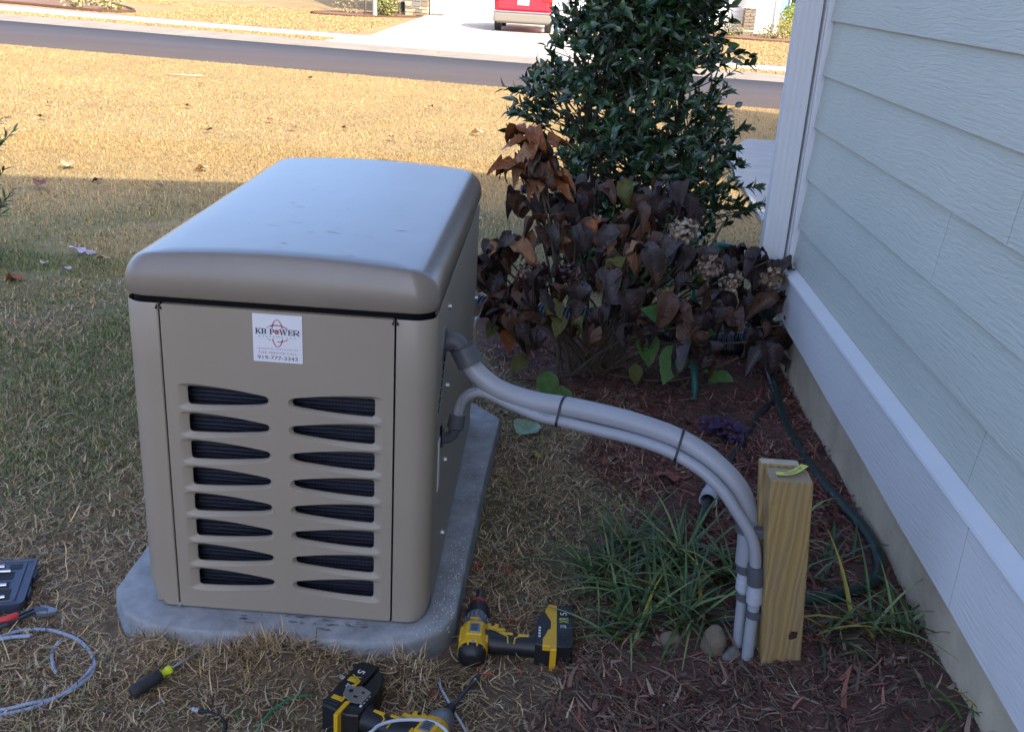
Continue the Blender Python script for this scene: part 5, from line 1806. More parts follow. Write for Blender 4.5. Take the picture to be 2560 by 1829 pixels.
# ================================================================== PLANTS
def holly():
    T = thing('holly_shrub', 'tall glossy dark green holly shrub behind the wilted hydrangea', 'shrub', (.95, 3.1, gzf(.95, 3.1)))
    org = ORG[T.name]
    r = random.Random(21)
    zs = [-.1, .12, .4, .63, .87, 1.0, 1.3, 1.6, 1.95, 2.2]
    xl = [.7, .6, .5, .43, .36, .38, .54, .58, .74, .9]
    xr = [1.2, 1.3, 1.41, 1.47, 1.42, 1.36, 1.32, 1.27, 1.12, 1.0]
    def prof(z): return float(np.interp(z, zs, xl)), float(np.interp(z, zs, xr))
    trunk = MB()
    stems = [[(.93, 3.1, -.12), (.92, 3.1, .3), (.96, 3.12, .8), (.93, 3.1, 1.4), (.95, 3.1, 2.05)], [(.97, 3.12, -.12), (1.08, 3.15, .4), (1.15, 3.1, .9), (1.12, 3.05, 1.4)], [(.9, 3.08, -.12), (.78, 3.05, .35), (.7, 3.1, .8), (.75, 3.1, 1.3)]]
    spl = [smooth_path(s, 8) for s in stems]
    for s in spl: trunk.tube(s, list(np.linspace(.022, .006, len(s))), 7)
    trunk.build('trunk', M['bark'], T)
    twigs = []
    br = MB()
    tries = 0
    while len(twigs) < 1750 and tries < 16000:
        tries += 1
        z = r.uniform(.02, 2.1)
        l, rr = prof(z)
        cx, hw = (l + rr) / 2, (rr - l) / 2
        a = r.uniform(0, 6.283)
        q = r.random() ** .42
        lump = 1 + .10 * math.sin(3 * a + z * 7) + .07 * math.sin(5 * a - z * 11)
        x, y = cx + hw * q * lump * math.cos(a), 3.1 + hw * .85 * q * lump * math.sin(a)
        # openings between the tiers of branches, where the lawn shows through
        hole = 0
        for hx, hz_, hr, hrz in ((1.05, .80, .17, .055), (.66, .83, .12, .05), (.8, .55, .12, .05), (1.1, .5, .13, .05), (.62, 1.08, .09, .045), (1.25, .98, .1, .05), (.9, .40, .1, .04), (.5, .68, .07, .06), (.9, 1.02, .06, .04)):
            if ((x - hx) / hr / 1.25) ** 2 + ((z - hz_) / hrz / 1.2) ** 2 < 1: hole = 1
        if hole and r.random() < .9: continue
        out = Vector((x - cx, y - 3.1, 0))
        out = (out.normalized() if out.length > .01 else Vector((1, 0, 0))) + Vector((r.gauss(0, .45), r.gauss(0, .45), .45 + r.gauss(0, .35)))
        twigs.append((Vector((x, y, z)), out.normalized()))
    for (x, z, dx) in ((.36, .76, -1), (.34, .86, -1), (.37, .72, -1), (1.48, .72, 1), (1.5, .6, 1), (1.53, .5, 1), (1.4, 1.1, 1), (1.5, .38, 1), (1.58, .42, 1)):
        for k in range(3): twigs.append((Vector((x + r.gauss(0, .03), 3.1 + r.gauss(0, .1), z + r.gauss(0, .03))), Vector((dx, r.gauss(0, .3), .1)).normalized()))
    for k, (p, d) in enumerate(twigs):
        if k % 2 == 0:
            s = spl[r.choice([0, 0, 1, 2])]
            zt = p.z - r.uniform(.1, .35)
            b = min(s, key=lambda v: abs(v.z - zt))
            mid = (b + p) * .5 + Vector((r.gauss(0, .03), r.gauss(0, .03), -.02))
            br.tube([b, mid, p], [.0055, .004, .0018], 4, False)
        else:
            br.tube([p - d * .09, p + d * .05], [.002, .0014], 4, False)
    o = br.build('branch', M['bark'], T, fix=False)
    o['kind'] = 'stuff'
    L_ = []
    for p, d in twigs:
        u = d.orthogonal().normalized(); w = d.cross(u)
        n = r.randint(8, 11)
        for k in range(n):
            a = k * 2.4 + r.uniform(-.4, .4)
            t = r.uniform(-.17, .04)
            side = u * math.cos(a) + w * math.sin(a)
            ld = (side * .85 + d * r.uniform(.5, 1.8) + Vector((0, 0, .12))).normalized()
            nr = d * 1.0 - side * .4 + Vector((0, -.25, .5))
            s = r.uniform(.75, 1.2)
            m_ = (frame(ld, nr) * s).to_4x4()
            m_.translation = p + d * t
            L_.append(m_)
    L_.sort(key=lambda m: (m.translation - cam.location).length)
    geos = [leaf_geo(.062, .0265, 6, .42, c_, .0, .6) for c_ in (.35, .7)]
    mes = []
    for g in geos:
        for k in ('holly', 'hollyl'):
            me = np_mesh('leaf', g[0], g[1], None, M[k], True)
            mes.append(me)
    for m_ in L_[:300]:
        m2 = m_.copy(); m2.translation -= org
        link_mesh('leaf', r.choice(mes[:1] + mes), T, m2)
    rest = L_[300:]
    for gi in range(2):
        for mi, k in enumerate(('holly', 'hollyl')):
            sel = [m_ for i, m_ in enumerate(rest) if i % 2 == gi and ((i // 2) % 3 == 0) == (mi == 1)]
            for m_ in sel: m_.translation -= org
            V, F, T_ = merge_leaves(geos[gi], sel, np.ones((len(sel), 3)))
            o = link_obj('foliage', np_mesh('foliage', V, F, None, M[k], True), T)
            o['kind'] = 'stuff'
holly()

def hydrangea():
    T = thing('hydrangea', 'frost wilted hydrangea with drooping black and brown leaves by the generator', 'shrub', (.76, 1.82, gzf(.76, 1.82)))
    org = ORG[T.name]
    r = random.Random(5)
    cols = {'plum': (.042, .025, .022), 'brown': (.085, .042, .024), 'slate': (.075, .06, .06), 'rust': (.24, .075, .018), 'tanl': (.3, .155, .075), 'green': (.05, .125, .02), 'olive': (.085, .085, .014)}
    mats = {}
    for k, c in cols.items():
        m_ = mat('hydrangea_' + k, c, .5, var=.45, vscale=28, bump=.35, bscale=60, spec=.4)
        wood_grain(m_, 'Y', 46, .45, .0025, 1, 1.2)
        mats[k] = m_
    shapes = []
    for L_, W_, fo, cu, wv in ((.14, .08, .9, 1.7, .16), (.13, .078, 1.1, 2.5, .25), (.115, .078, .6, 1.3, .3), (.145, .07, 1.3, 1.6, .2), (.105, .07, .8, 2.3, .36)):
        shapes.append(leaf_geo(L_, W_, 7, fo, cu, wv, .7, 5))
    rs = np.random.default_rng(4)
    crumpled = []
    for g in shapes + shapes[:3]:
        v = g[0].copy()
        k = np.arange(len(v))
        v[:, 2] += .014 * np.sin(v[:, 0] * 130 + rs.uniform(0, 6)) * np.cos(v[:, 1] * 75 + rs.uniform(0, 6)) + rs.normal(0, .0028, len(v))
        v[:, 0] *= 1 + .22 * np.sin(v[:, 1] * 60 + rs.uniform(0, 6))
        v[:, 0] += .012 * np.sin(v[:, 1] * 30 + rs.uniform(0, 6)) + rs.normal(0, .0022, len(v))
        crumpled.append((v, g[1]))
    shapes = crumpled
    flat = leaf_geo(.13, .085, 7, .18, .45, .05, .7, 5)
    cache = {}
    def leaf(shape, col, p, d, n, s=1.):
        key = (shape, col)
        if key not in cache:
            g = flat if shape == 'flat' else shapes[shape]
            cache[key] = np_mesh('leaf', g[0], g[1], None, mats[col], True)
        m_ = (frame(d, n) * s).to_4x4(); m_.translation = Vector(p) - org
        return link_mesh('leaf', cache[key], T, m_)
    # woody stems fanning from the crown, then leaf clusters at their tips
    tops = [(.46, 1.8, .87), (.42, 1.78, .78), (.5, 1.82, .82), (.36, 1.8, .46), (.34, 1.9, .36), (.42, 1.75, .52), (.46, 1.85, .64), (.47, 1.78, .80), (.53, 1.8, .74), (.55, 1.7, .6), (.62, 1.85, .66), (.65, 1.7, .57), (.72, 1.9, .70), (.75, 1.7, .62), (.78, 1.6, .5), (.85, 1.9, .71), (.88, 1.75, .64), (.92, 1.65, .54), (.98, 1.85, .72), (1.0, 1.7, .58), (1.06, 1.9, .66), (1.08, 1.75, .5), (1.1, 1.62, .42), (1.2, 1.8, .5), (1.24, 1.66, .42), (1.3, 1.75, .5), (1.36, 1.65, .52), (1.4, 1.6, .43), (1.42, 1.55, .31), (1.36, 1.5, .26), (.56, 1.6, .42), (.68, 1.55, .4), (.46, 1.65, .36), (.84, 1.55, .38), (.96, 1.52, .36), (.4, 1.6, .3), (.6, 1.95, .5), (.9, 2.0, .55), (1.15, 1.55, .34), (.72, 1.5, .3), (.52, 1.52, .27), (1.07, 1.34, .36), (1.1, 1.3, .3), (1.03, 1.4, .42), (1.12, 1.42, .4), (.34, 1.72, .38), (.3, 1.85, .42), (.44, 1.56, .3), (.88, 1.48, .3)]
    for k, tp in enumerate(tops):
        tp = Vector(tp)
        b = Vector((.76 + r.gauss(0, .07), 1.8 + r.gauss(0, .06), -.07 if True else 0))
        b.z = gzf(b.x, b.y) - .01
        mid = b.lerp(tp, .5) + Vector((r.gauss(0, .02), r.gauss(0, .02), .04))
        mb = MB(); mb.tube(smooth_path([b, mid, tp - Vector((0, 0, .02))], 5), list(np.linspace(.0065, .003, 11)), 6)
        mb.build('stem', M['bark'], T)
        hot = tp.x < .6 and tp.z > .7
        n = 9 if hot else r.randint(5, 8)
        for q in range(n):
            a = q * 6.283 / n + r.uniform(-.4, .4)
            out = Vector((math.cos(a), math.sin(a), 0))
            if tp.x < .6 and tp.z > .7: c = r.choice(['rust', 'rust', 'rust', 'tanl', 'brown'])
            elif tp.x < .95 and tp.z > .5 and tp.y < 1.8: c = r.choice(['tanl', 'tanl', 'brown', 'brown', 'slate', 'rust', 'plum'])
            elif tp.x > 1.2: c = r.choice(['plum', 'plum', 'plum', 'slate', 'brown'])
            else: c = r.choice(['plum', 'plum', 'brown', 'brown', 'slate', 'plum'])
            if r.random() < .012: c = 'olive'
            droop = r.uniform(-1.3, .1) if not hot else r.uniform(-.6, .7)
            d = out + Vector((0, 0, droop))
            p = tp + out * .012 + Vector((r.gauss(0, .012), r.gauss(0, .012), -r.uniform(-.01, .06)))
            leaf(r.randrange(8), c, p, d, out * .45 + Vector((r.gauss(0, .25), r.gauss(0, .25) - .2, 1)), r.uniform(.8, 1.15))
    # a few leaves still green low on the bush
    for x, y, z, dx, dy, dz, c in ((1.0, 1.43, .30, -.5, -.35, .45, 'green'), (1.03, 1.42, .27, .95, -.2, .28, 'green'), (1.04, 1.42, .23, -.3, -.5, -.6, 'green'), (.93, 1.52, .24, .1, -.4, -.6, 'green'), (1.08, 1.5, .2, .5, -.3, -.3, 'green'), (.58, 1.55, .33, .2, -.5, -.5, 'olive'), (.62, 1.52, .28, -.2, -.6, -.6, 'olive'), (.58, 1.52, .06, .1, -.5, -.6, 'green'), (.5, 1.55, .1, -.3, -.4, -.2, 'olive'), (.38, 1.6, .22, -.3, -.4, -.6, 'olive'), (.42, 1.58, .2, .2, -.3, -.7, 'rust'), (.63, 1.48, .02, .2, -.3, -.8, 'green'), (1.22, 1.5, .12, -.1, -.3, -.9, 'green'), (.9, 1.5, .12, .1, -.3, -.8, 'olive')):
        leaf('flat', c, (x, y, z), (dx, dy, dz), (0, -.6, .8), r.uniform(.95, 1.2) if c == 'green' else r.uniform(.6, .85))
    # bare twigs bending low over the mulch
    for pts in ([(.78, 1.78, -.03), (.95, 1.6, .02), (1.1, 1.5, .08), (1.25, 1.42, .2)], [(.8, 1.76, -.03), (.96, 1.55, .0), (1.06, 1.5, .03), (1.1, 1.48, .08)], [(.72, 1.76, -.04), (.6, 1.6, .0), (.45, 1.56, .0)], [(.82, 1.78, -.03), (.98, 1.66, .05), (1.02, 1.6, .12)], [(.7, 1.8, -.04), (.55, 1.7, .1), (.46, 1.66, .2)], [(1.08, 1.85, .3), (1.14, 1.8, .44), (1.2, 1.78, .6)]):
        mb = MB(); mb.tube(smooth_path(pts, 5), .0042, 6); mb.build('twig', M['bark'], T)
    # dried flower heads
    def head(c, R, col, col2, seed):
        rr = random.Random(seed)
        ms, ts = [], []
        g = leaf_geo(.02, .019, 2, .3, .5, .2, .6)
        for k in range(150):
            d = Vector((rr.gauss(0, 1), rr.gauss(0, 1) - .2, rr.gauss(0, 1) + .15)).normalized()
            m_ = frame(d.orthogonal() + Vector((rr.gauss(0, .6), rr.gauss(0, .6), rr.gauss(0, .6))), d + Vector((rr.gauss(0, .3), rr.gauss(0, .3), rr.gauss(0, .3)))).to_4x4()
            m_.translation = Vector(c) + Vector((d.x * R, d.y * R, d.z * R * .8)) * rr.uniform(.75, 1) - org
            ms.append(m_)
        ts = pick([col, col2], [2, 1], len(ms), .3)
        V, F, Tn = merge_leaves(g, ms, ts)
        link_obj('flower_head', np_mesh('flower_head', V, F, Tn, M['leafg'], True), T)
    be, br_, du = (.36, .27, .19), (.2, .12, .08), (.16, .09, .07)
    head((1.045, 1.7, .575), .058, be, (.25, .18, .12), 1)
    head((.5, 1.68, .38), .055, du, br_, 2)
    head((1.155, 1.68, .455), .05, (.26, .18, .13), br_, 3)
    head((1.235, 1.62, .42), .03, be, br_, 4)
    head((1.37, 1.6, .45), .045, br_, (.3, .24, .12), 5)
    head((.64, 1.66, .4), .045, (.05, .03, .035), du, 6)
hydrangea()

def liriope(x, y, n, label, seed, L0=.24, spread=1.0):
    r = random.Random(seed)
    z = gzf(x, y)
    T = thing('liriope_clump', label, 'plant', (x, y, z), 'liriope clumps round the post')
    if not LIR:
        for L_, cu in ((1.0, 1.3), (1.0, 1.9), (1.0, .8)):
            for c in ('lir_dark', 'lir_mid', 'lir_pale', 'lir_yellow'):
                g = leaf_geo(L_, .04, 7, .5, cu, 0, .34)
                LIR.setdefault(c, []).append(np_mesh('blade', g[0], g[1], None, M[c], True))
    for k in range(n):
        a = r.uniform(0, 6.283)
        up = r.uniform(.35, 1.8)
        d = Vector((math.cos(a) * spread, math.sin(a) * spread, up)).normalized()
        c = r.choices(['lir_dark', 'lir_mid', 'lir_pale', 'lir_yellow'], [5, 6, 3.5, .35])[0]
        L_ = L0 * r.uniform(.6, 1.25)
        R = frame(d, Vector((-math.cos(a) * .5, -math.sin(a) * .5, 1)))
        w = r.uniform(.8, 1.3) * .24 / L_
        S_ = Matrix.Diagonal((L_ * w, L_, L_)).to_4x4()
        m_ = R.to_4x4() @ S_
        m_.translation = Vector((r.gauss(0, .025), r.gauss(0, .025), -.004))
        link_mesh('blade', r.choice(LIR[c]), T, m_)
LIR = {}
M['lir_dark'] = mat('liriope_dark', (.03, .062, .018), .4, var=.3, vscale=4)
M['lir_mid'] = mat('liriope_green', (.065, .115, .028), .4, var=.3, vscale=4)
M['lir_pale'] = mat('liriope_pale', (.17, .22, .075), .42, var=.3, vscale=4)
M['lir_yellow'] = mat('liriope_yellow', (.3, .24, .03), .5, var=.3, vscale=4)
for x, y, n, lb, L0 in ((.76, .30, 40, 'liriope clump farthest left of the post, towards the pad', .26), (.84, .43, 40, 'liriope clump at the back of the left group, below the conduit arch', .24), (.86, .2, 44, 'liriope clump in the middle of the left group, behind the tan stone', .26), (.96, .34, 40, 'liriope clump beside the white pipe end', .25), (.82, .08, 34, 'liriope clump at the front of the left group', .22), (.96, .1, 38, 'liriope clump pressed against the pipes on the post', .24), (1.06, .25, 30, 'liriope clump straight behind the post', .22), (1.24, .2, 22, 'liriope clump right of the post where the hose loops back', .2), (1.34, .0, 40, 'liriope clump in the front of the group right of the post', .26), (1.24, -.03, 26, 'liriope clump close to the right face of the post', .2), (1.33, .3, 20, 'liriope clump under the hose bend near the foundation', .2), (1.42, -.03, 34, 'liriope clump against the foundation wall', .24), (1.27, .42, 22, 'sparse liriope clump behind the hose, right of the post top', .24), (1.47, -.3, 30, 'liriope clump at the bottom right corner below the band board', .22)):
    liriope(x, y, int(n * (1.3 if x < 1.1 else .62)), lb, int(x * 100 + y * 1000), L0 * (1.08 if x < 1.1 else .98))

def left_shrub():
    T = thing('shrub', 'narrow leaved green shrub poking in at the left edge of the photo', 'shrub', (-2.2, 2.55, gzf(-2.2, 2.55)))
    org = ORG[T.name]
    r = random.Random(3)
    mb = MB()
    ms = []
    tips = [(-1.91, 2.6, .62), (-1.95, 2.6, .68), (-2.0, 2.6, .6), (-1.965, 2.6, .45), (-1.935, 2.6, .36), (-1.99, 2.6, .3), (-1.97, 2.55, .26), (-2.02, 2.6, .5)]
    for k in range(40):
        a = r.uniform(0, 6.28); q = r.random() ** .5
        tips.append((-2.25 + math.cos(a) * .22 * q, 2.5 + math.sin(a) * .3 * q, r.uniform(.15, .95)))
    for tp in tips:
        tp = Vector(tp)
        b = Vector((-2.25, 2.5, tp.z - .35 if tp.z > .4 else -.05))
        mb.tube(smooth_path([b, b.lerp(tp, .6) + Vector((0, 0, -.01)), tp], 3), list(np.linspace(.005, .0016, 7)), 5, False)
        d = (tp - b).normalized()
        for q in range(13):
            t = r.uniform(-.14, .01)
            a = r.uniform(0, 6.28)
            u = d.orthogonal().normalized(); w = d.cross(u)
            sd_ = u * math.cos(a) + w * math.sin(a)
            m_ = (frame(d * .9 + sd_ * .8, sd_ * -.4 + Vector((0, -.2, 1))) * r.uniform(.7, 1.1)).to_4x4()
            m_.translation = tp + d * t - org
            ms.append(m_)
    mb.build('stem', M['bark'], T, fix=False)
    g = leaf_geo(.06, .014, 4, .3, .3, 0, .8)
    me = np_mesh('leaf', g[0], g[1], None, M['hollyl'], True)
    ms.sort(key=lambda m: -m.translation.x)
    for m_ in ms[:150]: link_mesh('leaf', me, T, m_)
    V, F, _ = merge_leaves(g, ms[150:], np.ones((len(ms) - 150, 3)))
    o = link_obj('foliage', np_mesh('foliage', V, F, None, M['hollyl'], True), T); o['kind'] = 'stuff'
left_shrub()

def heuchera():
    T = thing('purple_plant', 'small purple leaved plant on the mulch above the conduit arch', 'plant', (1.17, 1.06, gzf(1.17, 1.06)))
    m_ = mat('purple_leaf', (.035, .01, .045), .45, var=.4, vscale=40, bump=.3, bscale=90)
    g = leaf_geo(.06, .06, 5, .25, .7, .25, .6, 5)
    me = np_mesh('leaf', g[0], g[1], None, m_, True)
    r = random.Random(8)
    for k in range(18):
        a = k * 2.4; q = r.uniform(.015, .06)
        mm = (frame((math.cos(a), math.sin(a), r.uniform(-.1, .5)), (0, -.3, 1)) * r.uniform(.6, 1.0)).to_4x4()
        mm.translation = Vector((math.cos(a) * q, math.sin(a) * q, r.uniform(.02, .055)))
        link_mesh('leaf', me, T, mm)
heuchera()

# ------------------------------------------------------------------ single fallen leaves
LEAFM = {}
def fallen(label, x, y, L_, W_, col, rz, cu=.5, wv=.3, lift=.02, tilt=0., group='fallen leaves on the lawn', lobes=0):
    key = tuple(col)
    if key not in LEAFM: LEAFM[key] = mat('dead_leaf', col, .7, var=.35, vscale=50, bump=.25, bscale=80)
    if lobes:
        vs = [(0, 0, .0)]; n = lobes * 6
        for i in range(n):
            a = -2.6 + 5.2 * i / (n - 1)
            q = (.45 + .55 * abs(math.cos((i / (n - 1)) * math.pi * (lobes - 1) ))) * L_
            vs.append((math.sin(a) * q * W_ / L_, math.cos(a) * q, .006 * math.sin(i * 1.7) + cu * .15 * q))
        g = (np.array(vs), np.array([(0, i + 1, i) for i in range(1, n)]))
    else:
        g = leaf_geo(L_, W_, 6, .35, cu, wv, .75, 5)
    me = np_mesh('fallen_leaf', g[0], g[1], None, LEAFM[key], not lobes)
    o = link_obj('fallen_leaf', me)
    o.location = (x, y, gzf(x, y) + lift)
    o.rotation_euler = (tilt, .1, rz)
    tag(o, label, 'leaf', group)
fallen('large pale green leaf lying on the ground right of the pad', .50, 1.19, .12, .1, (.2, .29, .19), -.5, .25, .1, .022, .15)
fallen('small green leaf by the far corner of the pad', .45, 1.36, .05, .03, (.1, .2, .1), .6, .4)
fallen('yellow green shrivelled leaf right of the pad', .575, 1.03, .05, .04, (.24, .23, .03), .9, .9, .5)
fallen('curled brown leaf on the mulch below the conduit arch', .82, 1.0, .08, .035, (.13, .075, .04), 2.4, .9, .3)
fallen('reddish fan shaped leaf on the mulch left of the white pipe end', .99, .82, .075, .06, (.22, .07, .045), 2.9, .3, .2, .02, .2, lobes=5)
fallen('pale lilac star shaped leaf on the lawn left of the lid', -1.84, 3.03, .075, .07, (.4, .36, .45), 1.9, .25, .2, .03, .3, lobes=5)
fallen('tan leaf right of the lilac star shaped leaf', -1.66, 2.93, .1, .05, (.38, .24, .12), 1.4, .4, .3, .03)
fallen('reddish brown crumpled leaf near the left edge', -1.9, 2.5, .12, .07, (.2, .075, .035), 1.1, .9, .5, .03)
fallen('pale crumpled leaf above the reddish brown one', -1.92, 2.76, .08, .04, (.35, .32, .26), .4, .8, .4, .03)
fallen('lilac leaf scrap below the star shaped leaf', -1.76, 2.7, .06, .04, (.4, .36, .45), .9, .4, .3, .03)
fallen('brown leaf in the shade below the shadow edge at the left', -2.78, 4.46, .13, .08, (.14, .06, .045), .3, .8, .4, .04, .4)
fallen('dark leaf on the shadow edge at the left', -2.53, 4.85, .1, .05, (.08, .045, .03), 1.2, .8, .3, .03)
fallen('brown leaf right at the shadow edge before the lid', -2.06, 4.72, .1, .04, (.15, .07, .05), .8, .6, .3, .03, .3)
fallen('pale leaf near the left edge in the sun', -2.96, 5.27, .15, .1, (.36, .24, .14), .5, .9, .4, .03, .3)
fallen('tan leaf in the sun left of the lid top', -2.02, 5.55, .14, .08, (.5, .3, .15), 1.3, .7, .4, .04)
for k, (x, y, rz, lb) in enumerate([(-2.06, 8.28, .3, 'brown leaf in the sun straight above the lid, left one'), (-1.57, 8.57, 1.2, 'brown curled leaf in the sun above the lid, right one'), (-2.7, 7.75, 2.1, 'small brown leaf in the middle of the sunny lawn'), (-2.44, 8.83, .6, 'brown leaf beyond the middle of the sunny lawn'), (-3.2, 14.0, 1.9, 'dark leaf clump near the road edge'), (-4.39, 12.3, .2, 'brown leaf in the sunny lawn below the pale sticks'), (-4.41, 7.9, 1.4, 'brown leaf at the left of the sunny lawn, nearer one'), (-4.91, 9.06, .8, 'brown leaf at the left of the sunny lawn, farther one'), (-1.04, 11.4, 2.6, 'brown leaf far up the lawn below the drive'), (-1.02, 8.0, .4, 'dark leaf in the sun right of the lid top'), (-3.6, 9.7, 1.1, 'leaf lying alone left of the lawn middle'), (-5.9, 15.0, .5, 'dark twig like leaf beside the road at the left')]):
    fallen(lb, x, y, .11, .06, (.16, .085, .04), rz, .9, .5, .03, .4)
fallen('pale tan leaf on the sunny lawn beside the hydrangea', -.2, 8.9, .2, .1, (.6, .42, .25), 1.0, .6, .4, .05)
fallen('brown leaf on the mulch at the bottom right', .93, -.18, .05, .025, (.2, .1, .05), .7, .6, .3, .025)
fallen('tan leaf before the pad, right of the blue wire', -.085, -.165, .04, .022, (.3, .16, .07), .5, .4, .2, .03)
STK = thing('stick', 'pale straight stick lying on the sunny lawn near the road', 'stick', (-5.0, 13.4, -.3))
mb = MB(); mb.tube([(-5.2, 13.3, gzf(-5, 13.3) + .03), (-4.7, 13.38, gzf(-5, 13.4) + .035)], .011, 5); mb.build('branch', M['tanstick'] if 'tanstick' in M else mat('pale_stick', (.46, .36, .22), .8), STK)

# ================================================================== GRASS, STRAW AND MULCH (nobody could count them)
def in_pad(x, y):
    return (x > -.43) & (x < .405 + .02 * y) & (y > -.085 + .0) & (y < 1.32) & (x + .0 > -.43) & ((x - .3) + (y + .08) * -1 < .12 + .0 * x) | ((x > -.42) & (x < .39) & (y > -.04) & (y < 1.3))

def scatter(n, x0, x1, y0, y1):
    return RNG.uniform(x0, x1, n), RNG.uniform(y0, y1, n)

def clean(x, y, keep):
    return x[keep], y[keep]

def soil_z(x, y):
    z = gz(x, y)
    z = z + .062 * np.exp(-((y + .11) / .062) ** 2) * sstep(-.46, -.25, x) * (1 - sstep(.28, .42, x)) * (.5 + .6 * vnoise(x, y, 14, 3))
    return z + .008 * np.exp(-(((x - 1.1) / .16) ** 2 + ((y + .2) / .09) ** 2))

STRAW = [(.5, .35, .18), (.36, .235, .12), (.6, .46, .29), (.21, .135, .075), (.44, .37, .26), (.09, .055, .034)]
def near_straw():
    Vs, Fs, Ts = [], [], []
    off = 0
    def add(x, y, L, W, tilt, curl, azc, col, segs, lift):
        nonlocal off
        az = RNG.uniform(0, 2 * np.pi, len(x))
        P = np.stack([x, y, soil_z(x, y) + lift], 1)
        V, F, T_ = strips(P, L, W, az, tilt, curl, azc, col, segs)
        Vs.append(V); Fs.append(F + off); Ts.append(T_); off += len(V)
    # curled dead stolons and clippings
    x, y = scatter(330000, -2.1, 1.15, -.75, 2.6)
    e = x - bed_edge(y)
    fall = np.where(y > 1.35, np.exp(-(y - 1.35) / .8), 1)
    keep = ~in_pad(x, y) & (RNG.random(len(x)) < np.where(e < -.12, 1, np.where(e < .1, .55, .10 + .10 * (y < .1)))) & (RNG.random(len(x)) < fall) & (RNG.random(len(x)) < .3 + .7 * vnoise(x, y, 8, 15))
    x, y = clean(x, y, keep)
    n = len(x)
    add(x, y, RNG.gamma(4, .0075, n).clip(.01, .07), RNG.gamma(5, .00036, n).clip(.0009, .004), RNG.uniform(1.0, 1.62, n), RNG.uniform(-.5, .6, n), RNG.uniform(-2.2, 2.2, n), pick(STRAW, [3, 3, 1.6, 3, 2, 4], n, .4), 4, RNG.uniform(.001, .014, n))
    # broader dry blades
    x, y = scatter(5000, -2.1, 1.1, -.75, 2.3)
    keep = ~in_pad(x, y) & (x < bed_edge(y) + .1)
    x, y = clean(x, y, keep); n = len(x)
    add(x, y, RNG.uniform(.02, .05, n), RNG.uniform(.003, .006, n), RNG.uniform(1.0, 1.5, n), RNG.uniform(-.3, .5, n), RNG.uniform(-1, 1, n), pick([(.4, .3, .18), (.34, .255, .15), (.3, .255, .2)], [2, 2, 1], n, .3), 3, RNG.uniform(.006, .02, n))
    # short living green blades, in patches
    x, y = scatter(190000, -2.6, .6, -.75, 3.0)
    k = np.maximum(sstep(.42, .72, vnoise(x, y, 3.1, 9)) * .5, sstep(.3, .6, vnoise(x, y, 2.1, 19)) * sstep(.2, .9, y)) * (.3 + .7 * (1 - sstep(-.9, -.3, x)))
    keep = ~in_pad(x, y) & (RNG.random(len(x)) < k) & (x < bed_edge(y) - .05)
    x, y = clean(x, y, keep); n = len(x)
    add(x, y, RNG.uniform(.015, .045, n), RNG.uniform(.0015, .003, n), RNG.uniform(.2, 1.2, n), RNG.uniform(.1, .8, n), RNG.uniform(-.6, .6, n), pick([(.11, .165, .05), (.16, .21, .08), (.075, .115, .035), (.24, .25, .15)], [3, 2, 2, 1], n, .3), 3, RNG.uniform(0, .01, n))
    # dead tufts standing against the front edge of the pad
    x = np.concatenate([RNG.normal(c, s, k_) for c, s, k_ in ((-.1, .05, 380), (-.26, .03, 120), (.02, .06, 160), (.2, .09, 200), (.33, .03, 160), (-.03, .02, 260))])
    y = -.092 - np.abs(RNG.normal(0, .05, len(x)))
    n = len(x)
    add(x, y, RNG.uniform(.02, .065, n), RNG.uniform(.0013, .003, n), RNG.uniform(.4, 1.5, n), RNG.uniform(-.4, .9, n), RNG.uniform(-1.2, 1.2, n), pick(STRAW, [4, 3, 2, 2, 1, 2], n, .3), 4, RNG.uniform(0, .012, n))
    me = np_mesh('dead_grass', np.concatenate(Vs), np.concatenate(Fs), np.concatenate(Ts), M['grass'])
    tag(link_obj('dead_grass', me), 'curled dead grass and straw round the pad', 'grass', kind='stuff')
near_straw()

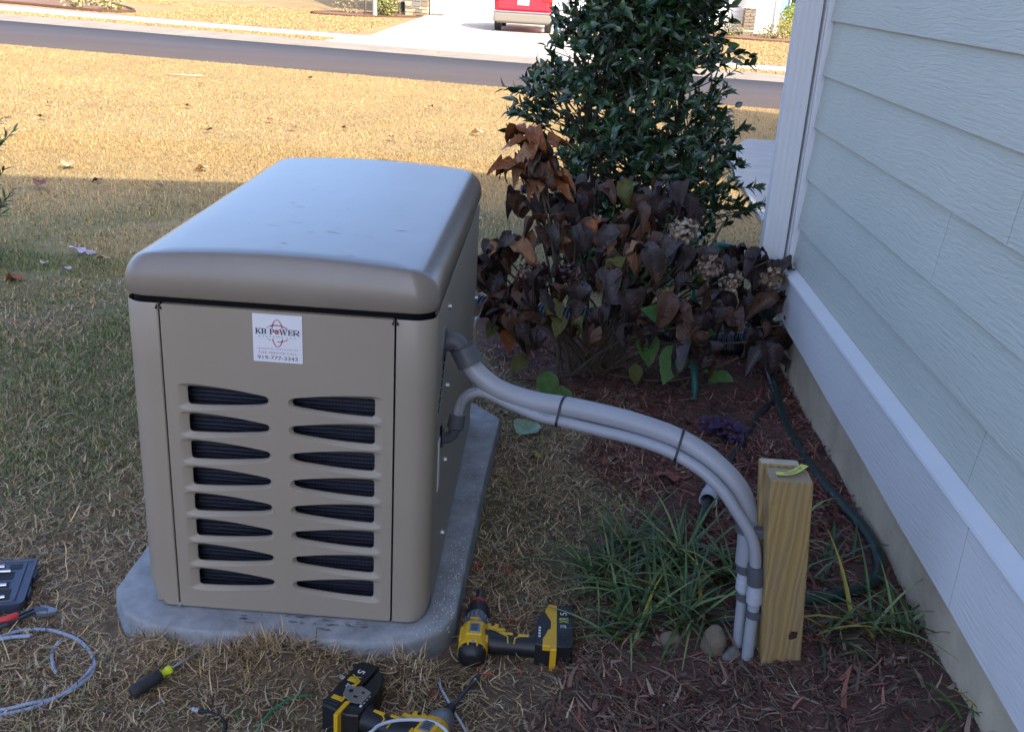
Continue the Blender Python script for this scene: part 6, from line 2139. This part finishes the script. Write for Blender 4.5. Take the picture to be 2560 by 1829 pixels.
def lawn_grass():
    Vs, Fs, Ts = [], [], []
    off = 0
    def add(x, y, L, W, tilt, curl, col, segs):
        nonlocal off
        P = np.stack([x, y, gz(x, y) - .002], 1)
        V, F, T_ = strips(P, L, W, RNG.uniform(0, 2 * np.pi, len(x)), tilt, curl, RNG.uniform(-.6, .6, len(x)), col, segs)
        Vs.append(V); Fs.append(F + off); Ts.append(T_); off += len(V)
    # shaded middle lawn
    x, y = scatter(190000, -4.2, 2.2, 1.2, 7.2)
    keep = (RNG.random(len(x)) < sstep(1.2, 2.2, y)) & ~((x > bed_edge(y) - .03) & (y < 2.5) & (x > .2)) & ~in_pad(x, y) & ~((y > 5) & (x > 1.98))
    keep &= (np.abs(x - .54) < .62 * (y + 1.98) + .5)
    x, y = clean(x, y, keep); n = len(x)
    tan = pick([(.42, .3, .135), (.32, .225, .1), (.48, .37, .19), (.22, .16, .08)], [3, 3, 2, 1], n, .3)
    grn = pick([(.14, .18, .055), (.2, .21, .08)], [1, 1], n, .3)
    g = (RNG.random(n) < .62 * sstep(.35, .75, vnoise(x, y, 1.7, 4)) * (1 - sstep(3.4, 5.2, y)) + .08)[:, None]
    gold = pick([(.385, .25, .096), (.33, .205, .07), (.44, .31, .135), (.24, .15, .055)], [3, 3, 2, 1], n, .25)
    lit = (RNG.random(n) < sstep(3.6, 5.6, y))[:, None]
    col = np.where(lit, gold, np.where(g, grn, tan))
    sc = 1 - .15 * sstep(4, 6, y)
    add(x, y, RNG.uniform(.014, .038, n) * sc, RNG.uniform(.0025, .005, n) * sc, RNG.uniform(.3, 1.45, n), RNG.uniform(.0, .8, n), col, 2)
    # sunny lawn up to the road, then the strips across it
    x, y = scatter(280000, -10.5, 4.6, 5.2, 16.6)
    keep = (y < interp(ROAD_NEAR, x) - .02) & ~((y < 10.3) & (x > 1.95 + .05 * y)) & (np.abs(x - .54) < .62 * (y + 1.98) + .8) & (RNG.random(len(x)) < sstep(5.0, 7.0, y) * .6 + .4)
    x, y = clean(x, y, keep); n = len(x)
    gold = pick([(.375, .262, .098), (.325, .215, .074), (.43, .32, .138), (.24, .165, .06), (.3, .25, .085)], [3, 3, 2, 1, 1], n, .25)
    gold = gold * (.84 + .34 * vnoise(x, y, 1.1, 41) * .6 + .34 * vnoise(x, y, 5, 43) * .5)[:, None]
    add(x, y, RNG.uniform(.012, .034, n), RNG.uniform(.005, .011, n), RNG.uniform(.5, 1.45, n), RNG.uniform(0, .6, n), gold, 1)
    x, y = scatter(60000, -16, 9, 20, 37)
    keep = ((y > interp(GUT_FAR, x) + .05) & (y < interp(WALK_NEAR, x) - .03)) | ((y > interp(WALK_FAR, x) + .05) & (y < 37))
    keep &= ~((x > -4.75) & (x < 2.7)) & (np.abs(x - .54) < .62 * (y + 1.98) + .8)
    keep &= ~((x < -11.6) & (y > 27.9) & (y < 34)) & ~((x > -8.1) & (x < -4.5) & (y > 34)) & ~((x > 5.7) & (y > 34.5))
    x, y = clean(x, y, keep); n = len(x)
    gold = pick([(.4, .265, .105), (.35, .22, .08), (.31, .24, .088)], [3, 3, 1], n, .2)
    add(x, y, RNG.uniform(.03, .06, n), RNG.uniform(.02, .035, n), RNG.uniform(.3, 1.3, n), RNG.uniform(0, .5, n), gold, 1)
    me = np_mesh('lawn_grass', np.concatenate(Vs), np.concatenate(Fs), np.concatenate(Ts), M['grass'])
    tag(link_obj('lawn_grass', me), 'dormant golden and tan lawn grass', 'grass', kind='stuff')
lawn_grass()

def mulch():
    x, y = scatter(78000, .35, 1.46, -.75, 2.5)
    e = x - bed_edge(y)
    p = sstep(-.1, .06, e + (vnoise(x, y, 11, 6) - .5) * .16)
    x, y = clean(x, y, RNG.random(len(x)) < p * (.45 + .55 * vnoise(x, y, 10, 31)))
    n = len(x)
    red = pick([(.19, .07, .05), (.12, .046, .036), (.26, .115, .085), (.055, .026, .02), (.3, .21, .16)], [4, 4, 2.4, 3, 1.2], n, .45)
    dull = pick([(.17, .105, .075), (.1, .066, .05), (.27, .19, .14)], [3, 3, 1], n, .3)
    k = (RNG.random(n) < .65 * (1 - sstep(-.15, .35, y)) + .08)[:, None]
    col = np.where(k, dull, red)
    P = np.stack([x, y, soil_z(x, y) + .006 + RNG.uniform(0, .014, n)], 1)
    V, F, T_ = strips(P, RNG.gamma(2.6, .0125, n).clip(.008, .09), RNG.gamma(2.5, .0019, n).clip(.0015, .012), RNG.uniform(0, 2 * np.pi, n), RNG.uniform(1.1, 1.75, n), RNG.uniform(-.3, .3, n), RNG.uniform(-.7, .7, n), col, 3)
    me = np_mesh('mulch', V, F, T_, M['grass'])
    tag(link_obj('mulch', me), 'shredded reddish brown bark mulch', 'mulch', kind='stuff')
mulch()
